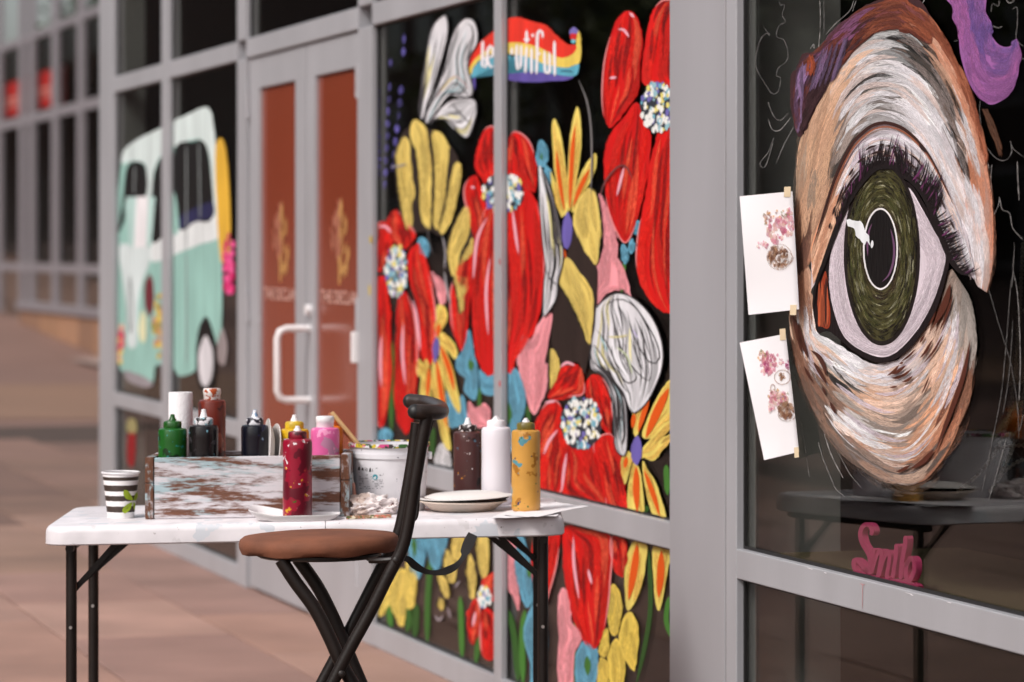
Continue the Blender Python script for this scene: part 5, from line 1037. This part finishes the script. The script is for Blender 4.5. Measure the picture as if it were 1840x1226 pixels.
bottle('yellow paint bottle in the crate behind the crimson bottle', 529, 771, inC(.345, .10), 53, 'squeeze', speckle('yellow_bottle', (206,164,26), [((90,60,20), 40, .70, 2)], .3), plain('yellow_cap', C(204,170,40), .4, 0, .2, 60), WCAP, 746)
bottle('pink paint bottle with white cap at right end of the crate', 584, 769, inC(.408, .075), 52, 'screw', speckle('pink_bottle', (222,100,160), [((186,130,160), 22, .62, 2), ((236,150,190), 30, .64, 5)], .3, sub=.0), WCAP, None, 748)
bottle('orange paint bottle half hidden behind the pink bottle', 597, 766, inC(.425, .165), 40, 'screw', speckle('orange_bottle', (226,124,30), [((150,70,20), 40, .66, 2)], .3), plain('orange_cap', C(222,120,40), .4), None, 752)
bottle('crimson squeeze bottle with paint splashes standing before the crate', 534.5, 789, tp(534, 932, .003), 53, 'squeeze', speckle('crimson_bottle', (150,16,46), [((236,226,228), 52, .70, 2), ((70,96,30), 34, .68, 7), ((206,150,40), 60, .72, 9), ((96,8,30), 18, .6, 4)], .28), speckle('crimson_cap', (130,14,40), [((70,8,24), 60, .55, 2)]), WCAP, 766)
bottle('brown paint-spotted squeeze bottle behind the paper plates', 840.5, 776, tp(840, 903), 52, 'squeeze', speckle('brown_bottle', (78,46,44), [((34,20,18), 14, .63, 2), ((206,140,50), 56, .745, 5), ((226,216,214), 70, .745, 8), ((80,120,140), 50, .74, 3)], .32), speckle('brown_cap', (40,26,24), [((226,220,220), 90, .6, 3)]), WCAP, 751)
bottle('plain white squeeze bottle between brown and mustard bottles', 891.5, 768, tp(891, 907), 53, 'squeeze', plain('white_bottle', C(226,220,226), .35, 0, .03, 10), WCAP, WCAP, 748)
bottle('mustard squeeze bottle with blue and green splashes near table end', 945, 773, tp(945, 918, .002), 52, 'squeeze', speckle('mustard_bottle', (202,148,68), [((160,104,30), 30, .66, 11), ((84,140,150), 20, .65, 2), ((30,40,80), 44, .70, 5), ((50,96,40), 40, .69, 8)], .32), plain('olive_cap', C(112,100,40), .4, 0, .3, 60), WCAP, 752)

# ---- other things on the table
pr = Vector((0,0,0))
rb = inC(.065, .185); Zr = rb.y; rx = (324.5-CX)/F*Zr; roll = thing('paper_towel_roll', 'white paper towel roll standing in the crate behind green bottle', 'paper towel', (rx, Zr, rb.z))
ht = H-(705-HY)/F*Zr-rb.z
TOW = plain('towel_paper', C(238,234,236), .9, 0, .02, 10, (1,1,1), .5, 160)
part(roll, 'roll', TOW, lambda m: m.lathe((rx, Zr, rb.z), [(.0292,.0),(.0296,.002),(.0292,ht-.002),(.0285,ht),(.0125,ht),(.0120,ht-.03)], 32, lambda a, z: 1+.008*math.sin(3*a), cap1=False), True)
part(roll, 'core', plain('cardboard', C(170,136,100), .85), lambda m: m.lathe((rx, Zr, rb.z), [(.0118,.001),(.0118,ht-.001),(.0108,ht-.001),(.0108,.002)], 20, cap0=False, cap1=False), True)
# paper plates standing on edge in the crate
PLATE = plain('paper_plate', C(226,220,216), .75, 0, .03, 10, (1,1,1), .3, 90)
from mathutils import Matrix
def plate_prof(r): return [(r*.0,.0018),(r*.66,.0018),(r*.72,.004),(r*.90,.014),(r*1.0,.0165),(r*1.0,.0145),(r*.91,.0125),(r*.73,.0022),(r*.66,.0),(r*.0,.0)]
for k, (x, lab, an) in enumerate(((486, 'front paper plate standing on edge between navy and yellow bottles', 84), (497, 'rear paper plate standing on edge between navy and yellow bottles', 80))):
    b0 = cx_a(x, .118); Zp = b0.y; hh = (H-(741+10*k-HY)/F*Zp)-b0.z; r = hh/2*.93
    c_ = Vector(((x-CX)/F*Zp, Zp, b0.z+r)); M = (Matrix.Rotation(R(-80+4*k), 3, 'Z') @ Matrix.Rotation(R(an), 3, 'X'))
    t = thing('paper_plate', lab, 'plate', Vector((c_.x, c_.y, b0.z)), 'paper plates')
    part(t, 'plate', PLATE, lambda m: m.lathe(c_, [(max(a, .0005), b) for a, b in plate_prof(r*1.0)], 40, cap0=False, cap1=False, tilt=M), True)
# two plates lying on the table
def flute(a, z): return 1+(.012*math.cos(44*a) if z > .008 else 0)
pc = tp(836, 917); rp = 169/2/F*pc.y
t = thing('paper_plate', 'lower cream paper plate lying on the table before the brown bottle', 'plate', pc, 'paper plates'); part(t, 'plate', plain('plate_cream', C(206,190,176), .75, 0, .04, 20), lambda m: m.lathe(pc+Vector((-.006,-.004,.0005)), [(max(a, .0005), b*1.5) for a, b in plate_prof(rp*.94)], 88, flute, cap0=False, cap1=False), True)
p2 = pc+Vector((0,0,.031)); MT = Matrix.Rotation(R(-2.2), 3, 'Y')@Matrix.Rotation(R(180), 3, 'X')
t = thing('paper_plate', 'upper white paper plate lying face down on the cream plate', 'plate', p2, 'paper plates'); part(t, 'plate', PLATE, lambda m: m.lathe(p2+Vector((0,0,.011)), [(max(a, .0005), b*.6) for a, b in plate_prof(rp)], 88, lambda a, z: 1+.006*math.cos(44*a) if z > .005 else 1, cap0=False, cap1=False, tilt=MT), True)
part(t, 'paint_smear', plain('plate_paint', C(60,36,30), .4, 0, .4, 30), lambda m: m.lathe(p2+Vector((0,0,-.0015)), [(.002,0),(rp*.90,.0),(rp*.93,.002),(rp*.60,.0035),(.002,.004)], 40, flute, cap0=False, cap1=False), True)  # dark disc added as the shadow in the gap between the plates
# foam tray under the crimson bottle
tr0 = tp(529, 934.5); t = thing('foam_tray', 'white foam tray under the crimson bottle', 'tray', tr0)
def tray(m):
    Lx, Ly, n = 82/F*tr0.y, .05, 40; rings = []
    def sq(a, sx, sy): c, s = math.cos(a), math.sin(a); e = .45; return (sx*math.copysign(abs(c)**e, c), sy*math.copysign(abs(s)**e, s))
    for k, z in ((.02,.002),(.80,.002),(.86,.003),(.97,.012),(1.0,.0135),(1.0,.0115),(.97,.009),(.87,.0),(.02,.0)):
        ring = []
        for q in range(n):
            x, y = sq(2*math.pi*q/n, Lx*k, Ly*k); lift = (.014*max(0, -x/Lx-.45)*1.8+.010*max(0, y/Ly)*(x < 0))*(k > .8)
            ring.append(tr0+Vector((x, y, z+lift+.0006+x*.018)))
        rings.append(m.vs(ring))
    for a, b in zip(rings, rings[1:]):
        for q in range(n): m.f.append((a+q, a+(q+1)%n, b+(q+1)%n, b+q))
part(t, 'tray', plain('white_foam', C(234,230,230), .6, 0, .03, 12), tray, True)
# crumpled tissue
tc_ = tp(662, 925); t = MB()
import bmesh as _b
bm = bmesh.new(); bmesh.ops.create_icosphere(bm, subdivisions=5, radius=1)
sx, sy, sz = 48/F*tc_.y, .042, .026
for v in bm.verts:
    p = v.co.copy(); q = p*1.7+Vector((3.1, 5.2, 1.7)); n1 = 1-abs(noise.noise(q*1.1))*2; n2 = 1-abs(noise.noise(q*2.3+Vector((9,2,4))))*2; n3 = noise.noise(q*4.5)
    k = .60+.30*n1+.20*n2+.05*n3; v.co = Vector((p.x*sx*k*1.15, p.y*sy*k*1.1, max(-.85, p.z)*sz*k*1.25+sz*.78))
me = bpy.data.meshes.new('crumpled_tissue'); bm.to_mesh(me); bm.free(); me.polygons.foreach_set('use_smooth', [True]*len(me.polygons)); me.set_sharp_from_angle(angle=R(50))
me.materials.append(speckle('stained_tissue', (226,216,214), [((196,176,166), 16, .60, 2), ((120,70,60), 60, .74, 5)], .9))
ti = bpy.data.objects.new('crumpled_tissue', me); COL.objects.link(ti); ti.location = tc_; tag(ti, 'crumpled stained white tissue lying before the white bucket', 'tissue')
b0, b1 = tp(622, 934), tp(703, 931)
st_ = MB(); st_.box(b0+UP*.001, b1-b0, Vector((0,.012,0)), UP*.007); o = st_.build('paint_stick', speckle('stick_paint', (150,120,90), [((206,120,100), 60, .55, 2), ((90,96,50), 60, .6, 4), ((220,206,180), 50, .6, 5)], .7)); tag(o, 'paint-stained flat stick under the crumpled tissue', 'stick')
# bucket
bc = tp(699, 917); rB = 146/2/F*bc.y; hB = H-(797-HY)/F*bc.y-bc.z
bucket = thing('bucket', 'white plastic paint bucket with printed label beside the crate', 'bucket', bc)
BKT = speckle('bucket_white', (226,224,228), [((90,90,96), 70, .78, 2), ((206,120,150), 40, .79, 4)], .4, bump=.03)
part(bucket, 'body', BKT, lambda m: m.lathe(bc, [(rB*.86,.0),(rB*.88,.004),(rB*.955,hB*.80),(rB*.99,hB*.80),(rB*.995,hB*.875),(rB*.955,hB*.875),(rB*.965,hB*.96),(rB*1.0,hB*.965),(rB*1.0,hB),(rB*.95,hB),(rB*.94,hB*.8),(rB*.84,.004),(.001,.004)], 56, cap1=False), True)
SPL = speckle('rim_splashes', (232,228,230), [((206,70,130), 34, .56, 2), ((60,110,50), 44, .60, 4), ((206,180,50), 50, .60, 6), ((60,50,50), 60, .60, 8)], .5)
part(bucket, 'splashed_rim', SPL, lambda m: m.lathe(bc, [(rB*.94,hB+.0003),(rB*.94,hB+.003),(rB*1.004,hB+.003),(rB*1.008,hB-.002),(rB*1.004,hB-.006)], 56, cap0=False, cap1=False), True)
def onb(x, y, e=.0006):                                # pixel to the bucket wall
    for it in range(1):
        best = None
        d = zpt(x, y, 1)-Vector((0,0,H)); lo = bc.y-rB*1.1
        for k in range(60):
            Z = lo+k*rB/60; p = Vector((0,0,H))+d*Z; hh = p.z-bc.z; rr = rB*(.88+.075*hh/(hB*.8))+e
            if math.hypot(p.x-bc.x, p.y-bc.y) <= rr: return p
    return p
def lab(m):
    q = random.Random(4)
    for y in range(853, 880, 3):
        x = 645
        while x < 688:
            w_ = q.uniform(3, 9)
            if q.random() < .8: m.poly([onb(x, y), onb(min(x+w_, 689), y), onb(min(x+w_, 689), y+1.6), onb(x, y+1.6)])
            x += w_+1.5
    for y, xa, xb in ((841, 675, 688), (845, 674, 689), (852, 645, 667), (848, 645, 672), (881, 702, 717), (854, 682, 689)): m.poly([onb(xa, y), onb(xb, y), onb(xb, y+1.4), onb(xa, y+1.4)])
part(bucket, 'label_print', plain('grey_print', C(150,148,154), .6), lab)
part(bucket, 'label_name', plain('black_print', C(36,32,34), .6), lambda m: [m.poly([onb(643+3.3*k, 845-1.2*math.sin(k*.9)+.4*k), onb(647+3.3*k, 845.5+.4*k), onb(646.5+3.3*k, 838.5+(k%3)*1.2+.35*k), onb(644+3.3*k, 839.5+.45*k)]) for k in range(8)])
part(bucket, 'label_seal', plain('teal_print', C(66,158,172), .6), lambda m: m.poly([onb(674+5*math.cos(a), 857.5+5*math.sin(a), .001) for a in (6.283*k/16 for k in range(16))]))
def handle_wire(m):
    m.tube([bc+Vector((rB*1.0*math.cos(a), rB*1.0*math.sin(a)-.002, hB*.83-.05*math.sin(-a if a < 0 else a)*1.0)) for a in (-math.pi*k/16 for k in range(17))], .0016, 6)
part(bucket, 'lug', BKT, lambda m: m.tube([bc+Vector((rB*.98, -.02, hB*.83)), bc+Vector((rB*1.06, -.02, hB*.83))], .009, 12), True)
WST = plain('stick_wood', C(206,168,118), .6, 0, .12, 30, (1,1,.2)); 
for k, (xa, ya, xb, yb, w_, lab_, mt) in enumerate(((596, 741, 650, 806, .0055, 'thick pale wooden stick leaning over the bucket rim', WST), (591, 743, 640, 800, .0042, 'thin brown brush handle leaning over the bucket rim', plain('brown_handle', C(176,112,80), .45, 0, .15, 30)))):
    za = bc.y-.01+.02*k; p, q = zpt(xa, ya, za-.01), zpt(xb, yb, za)
    d = (q-p).normalized(); e_ = q+d*.075
    m = MB(); m.tube([p, p+d*.004, q, e_], [w_*.8, w_, w_, w_*.8], 10); o = m.build('brush_handle', mt, None, True); tag(o, lab_, 'brush')
br = thing('paint_brush', 'paint brush standing on its handle between crate and bucket', 'brush', tp(636, 921))
zb = tp(636, 921).y-.03
part(br, 'handle', plain('pink_handle', C(214,150,130), .5), lambda m: m.tube([zpt(640, 912, zb), zpt(634, 868, zb)], [.004,.005], 10), True); part(br, 'ferrule', plain('steel', C(190,186,184), .3, .8), lambda m: m.tube([zpt(634, 868, zb), zpt(630.5, 850, zb)], [.006,.009], 10, flat=.6), True); part(br, 'bristles', plain('dark_bristle', C(52,30,28), .8), lambda m: m.tube([zpt(630.5, 850, zb), zpt(628.5, 834, zb)], [.009,.005], 10, flat=.5), True)
# cup
cc = tp(217, 931); r0, r1, hc = 24/F*cc.y, 33.5/F*cc.y, H-(849-HY)/F*cc.y-cc.z
cup = thing('paper_cup', 'brown and white striped paper cup with green leaf print on table', 'cup', cc)
def cup_mat():
    m, n, l, b, out = nodes('cup_print'); tc = n.new('ShaderNodeTexCoord'); sp_ = n.new('ShaderNodeSeparateXYZ'); l.new(tc.outputs['Object'], sp_.inputs[0])
    dv = n.new('ShaderNodeMath'); dv.operation = 'DIVIDE'; dv.inputs[1].default_value = hc; l.new(sp_.outputs['Z'], dv.inputs[0])
    nz = n.new('ShaderNodeTexNoise'); nz.inputs['Scale'].default_value = 220; l.new(tc.outputs['Object'], nz.inputs[0]); ma = n.new('ShaderNodeMath'); ma.operation = 'MULTIPLY_ADD'; ma.inputs[1].default_value = .02; l.new(nz.outputs[0], ma.inputs[0]); l.new(dv.outputs[0], ma.inputs[2])
    cr_ = n.new('ShaderNodeValToRGB'); cr_.color_ramp.interpolation = 'CONSTANT'; el = cr_.color_ramp.elements; w, k = (*C(236,232,232), 1), (*C(62,50,44), 1)
    el[0].position = 0; el[0].color = w; el[1].position = .15; el[1].color = k
    for ps, c_ in ((.285, w), (.395, k), (.515, w), (.61, k), (.745, w), (.845, k), (.925, w)): e = el.new(ps); e.color = c_
    l.new(ma.outputs[0], cr_.inputs[0]); l.new(cr_.outputs[0], b.inputs['Base Color']); b.inputs['Roughness'].default_value = .42; return m
part(cup, 'wall', cup_mat(), lambda m: m.lathe(cc, [(r0,.0006),(r0,.004),(r1*.97,hc-.004),(r1*.965,hc-.003),(r0*.95,.008),(.0005,.008)], 44, cap0=True, cap1=False), True)
part(cup, 'rim', WCAP, lambda m: m.tube([cc+Vector((r1*math.cos(a), r1*math.sin(a), hc)) for a in (6.2832*k/40 for k in range(41))], .0022, 8, cap=False), True)
def oncup(x, y, e=.0022):
    d = zpt(x, y, 1)-Vector((0,0,H))
    for k in range(80):
        Z = cc.y-r1*1.2+k*r1/60; p = Vector((0,0,H))+d*Z; hh = p.z-cc.z; rr = r0+(r1*.97-r0)*hh/hc+e
        if math.hypot(p.x-cc.x, p.y-cc.y) <= rr: return p
    return p
CZ = zm(60,680,3.83); LG = plain('leaf_print', C(150,172,30), .5)
for pts in (((625,770),(620,800),(640,830),(675,840),(685,835),(670,800),(650,775)), ((715,785),(700,800),(690,835),(705,840),(718,815)), ((680,855),(650,865),(620,890),(612,915),(630,930),(660,910),(675,880)), ((690,855),(687,880),(694,905),(702,880),(700,860))): part(cup, 'leaf_print', LG, lambda m: m.poly([oncup(*p) for p in cr(CZ(*pts), 4)]))
# loose sheets at the table end
for k, (pts, lab_) in enumerate(((((905, 926), (1000, 903), (1058, 911), (965, 931)), 'upper loose white sheet hanging over the right table end'), (((880, 932), (940, 905), (1022, 906), (1000, 928)), 'lower loose white sheet under the mustard bottle'))):
    m = MB(); g = [tp(*p, .0015+.0012*(1-k)) for p in pts]; n = 8
    P_ = lambda u, v: (g[0].lerp(g[1], v)).lerp(g[3].lerp(g[2], v), u)
    for e in (0, .0004):
        i = m.vs([P_(a/n, b/n)+UP*(e+.006*max(0, a/n-.6)*(k == 0)+.0008*math.sin(a*2+b)) for b in range(n+1) for a in range(n+1)])
        for b in range(n):
            for a in range(n): q = i+b*(n+1)+a; m.f.append((q, q+1, q+n+2, q+n+1))
    o = m.build('loose_sheet', PAPER, None, True); tag(o, lab_, 'paper', 'loose sheets on the table')

# ================================================================ the folding stool
ZN, ZF_, ZM = 6.80, 7.10, 6.95
stool = thing('folding_stool', 'tall folding stool with round brown padded seat and dark tube frame', 'stool', (zpt(625,1170,ZM).x, ZM, 0))
LEA = plain('brown_suede', C(118,70,48), .8, 0, .36, 12, (1,1,1), .35, 60)
sc_ = zpt(572, 972, ZM); rs = 144/F*ZM
def seat(m):
    prof = [(.01,-.024),(.90,-.024),(.965,-.021),(.995,-.012),(1.0,-.004),(.985,.006),(.94,.012),(.7,.0165),(.3,.018),(.01,.018)]; rings = []
    for k, z in prof:
        ring = []
        for q in range(56):
            a = 2*math.pi*q/56; w = 1+.006*math.sin(3*a+1)+.004*math.sin(9*a); ring.append(sc_+Vector((rs*k*w*math.cos(a), rs*.92*k*w*math.sin(a), z+.004*math.cos(a)*k+(.0025*math.sin(7*a)*(z < -.018)))))
        rings.append(m.vs(ring))
    for a, b in zip(rings, rings[1:]):
        for q in range(56): m.f.append((a+q, a+(q+1)%56, b+(q+1)%56, b+q))
    m.f.append(tuple(rings[0]+55-q for q in range(56))); m.f.append(tuple(rings[-1]+q for q in range(56)))
part(stool, 'seat', LEA, seat, True)
part(stool, 'seat_plate', BLKM, lambda m: m.lathe(sc_+Vector((0,0,-.034)), [(rs*.74,.0),(rs*.78,.004),(rs*.78,.0095)], 36), True)
def ext(px, Z):                                        # tube path from pixels, last leg carried on to the ground
    p = [zpt(x, y, Z) for x, y in cr(px, 5, False)]; d = (p[-1]-p[-3]).normalized(); k = (p[-1].z-.012)/-d.z; return p+[p[-1]+d*k]
nb = [(768,745),(757,800),(745,870),(733,945),(721,990),(700,1030),(665,1100),(632,1160),(598,1226)]
fb = [(749,760),(742,820),(732,880),(720,945),(706,985),(688,1015),(655,1080),(622,1145),(585,1215)]
nf = [(505,1006),(530,1045),(565,1093),(592,1145),(612,1190),(632,1226)]
ff = [(535,1004),(568,1050),(592,1095),(612,1140),(635,1195),(650,1230)]
for pth, Z, nm in ((nb, ZN, 'back_tube'), (fb, ZF_, 'back_tube'), (nf, ZN+.03, 'front_tube'), (ff, ZF_-.02, 'front_tube')):
    tt = part(stool, nm, BLKM, lambda m: m.tube(ext(pth, Z), .0135 if nm == 'back_tube' else .0145, 14), True)
    e_ = ext(pth, Z)[-1]; part(tt, 'rubber_foot', GASKET, lambda m: m.tube([Vector((e_.x, e_.y, .001)), Vector((e_.x, e_.y, .03))], .017, 12), True)
for px, Z in (((712,1007), ZN-.014), ((614,1211), ZN-.014)): part(stool, 'rivet', BLKM, lambda m: m.lathe(zpt(*px, Z), [(.0085,-.0)], 10) if False else m.tube([zpt(*px, Z+.004), zpt(*px, Z-.001), zpt(*px, Z-.003)], [.008,.007,.003], 12), True)
part(stool, 'seat_bracket', BLKM, lambda m: m.tube([zpt(665,1008,ZN+.03), zpt(690,1007,ZN), zpt(712,1005,ZN)], .006, 8), True); part(stool, 'seat_bracket', BLKM, lambda m: m.tube([zpt(660,1003,ZF_-.03), zpt(690,1002,ZF_)], .006, 8), True)
part(stool, 'rung', BLKM, lambda m: m.tube([ext(nb, ZN)[-1]+Vector((.06,.0,.30)), ext(fb, ZF_)[-1]+Vector((.06,0,.30))], .009, 10), True)
bk = [zpt(746,740,ZN-.012), zpt(762,741,ZN-.005), zpt(784,741,ZN+.03), zpt(792,739.5,ZN+.07), zpt(793,737,ZN+.12), zpt(788,732,ZN+.19), zpt(770,725.5,ZF_-.02), zpt(748,722,ZF_+.01), zpt(737,721,ZF_+.02)]
part(stool, 'backrest', plain('padded_vinyl', C(48,38,34), .35, 0, .2, 30, (1,1,1), .2, 120), lambda m: m.tube([Vector(v) for v in cr([tuple(v) for v in bk], 5, False)], [.006]+[.0165]*(len(bk)*5-7)+[.016, .006][:max(0, 0)]+[.0165]*2+[.006, .002][:0]+[.006], 16) if False else m.tube([Vector(v) for v in cr([tuple(v) for v in bk], 5, False)], .0165, 16), True)
for e in (bk[0], bk[-1]): part(stool, 'end_cap', GASKET, lambda m: m.lathe(e, [(.0165*math.cos(a), .0165*math.sin(a)) for a in (-1.5,-1.0,-.5,0,.5,1.0,1.5)], 14), True)
part(stool, 'back_rod', BLKM, lambda m: m.tube([zpt(x, y, ZM) for x, y in cr([(779,752),(772,775),(762,810),(754,860),(750,920),(744,935),(735,938)], 5, False)], .0035, 8), True)
# carrying strap
strap_px = cr([(716,1002),(733,1005),(745,1016),(765,1027),(790,1029),(815,1020),(830,1005),(838,985),(850,960)], 6, False)
def strap(m):
    q = resample(strap_px, 40); rings = []
    for k, (x, y) in enumerate(q):
        a, b = q[max(k-1,0)], q[min(k+1,39)]; dx, dy = b[0]-a[0], b[1]-a[1]; l = math.hypot(dx, dy); w = 4.2+2.8*math.sin(k*.22)**2+(3 if k > 30 else 0); Z = 6.96+.4*k/39
        n_ = (-dy/l*w, dx/l*w); rings.append(m.vs([zpt(x+n_[0], y+n_[1], Z-.008), zpt(x+n_[0], y+n_[1], Z-.004), zpt(x-n_[0], y-n_[1], Z+.012), zpt(x-n_[0], y-n_[1], Z+.008)]))
    for a, b in zip(rings, rings[1:]):
        for c_ in range(4): m.f.append((a+c_, a+(c_+1)%4, b+(c_+1)%4, b+c_))
part(stool, 'strap', plain('webbing', C(26,22,22), .8, 0, .2, 60), strap, True)

# ---- drips and smudges of paint on the frames
DR = paint((190,150,152)); SMR = paint((196,40,34))
part(shop, 'paint_drip', DR, lambda m: m.poly([wp(x, y, DE-.0012) for x, y in ((1545,1048),(1555,1050.5),(1550.4,1052.5),(1550,1088),(1549.4,1096),(1548.9,1088),(1549.2,1052.5))]))
for x, y, w_, h_ in ((898,470,1.5,7),(898,690,1.5,8),(666,430,2.5,9),(664,520,2.5,12)):
    part(shop, 'paint_smudge', SMR if x > 700 else paint((206,180,70)), lambda m: m.poly([wp(x+w_*math.cos(a)*random.uniform(.6,1.1), y+h_*math.sin(a)*random.uniform(.6,1.1), DM-.001) for a in (6.283*k/9 for k in range(9))]))
for x, y, l_ in ((1450,1020,10),(1625,1064,14),(1635,1068,6),(1480,1028,5),(1700,1081,9)):
    part(shop, 'scuff', paint((226,222,224)), lambda m: m.poly([wp(x, y, DE-.001), wp(x+l_, y+l_*.245, DE-.001), wp(x+l_, y+l_*.245+1.6, DE-.001), wp(x+l_*.3, y+1.9, DE-.001)]))

for o in bpy.data.objects:
    if '_o' in o: del o['_o']
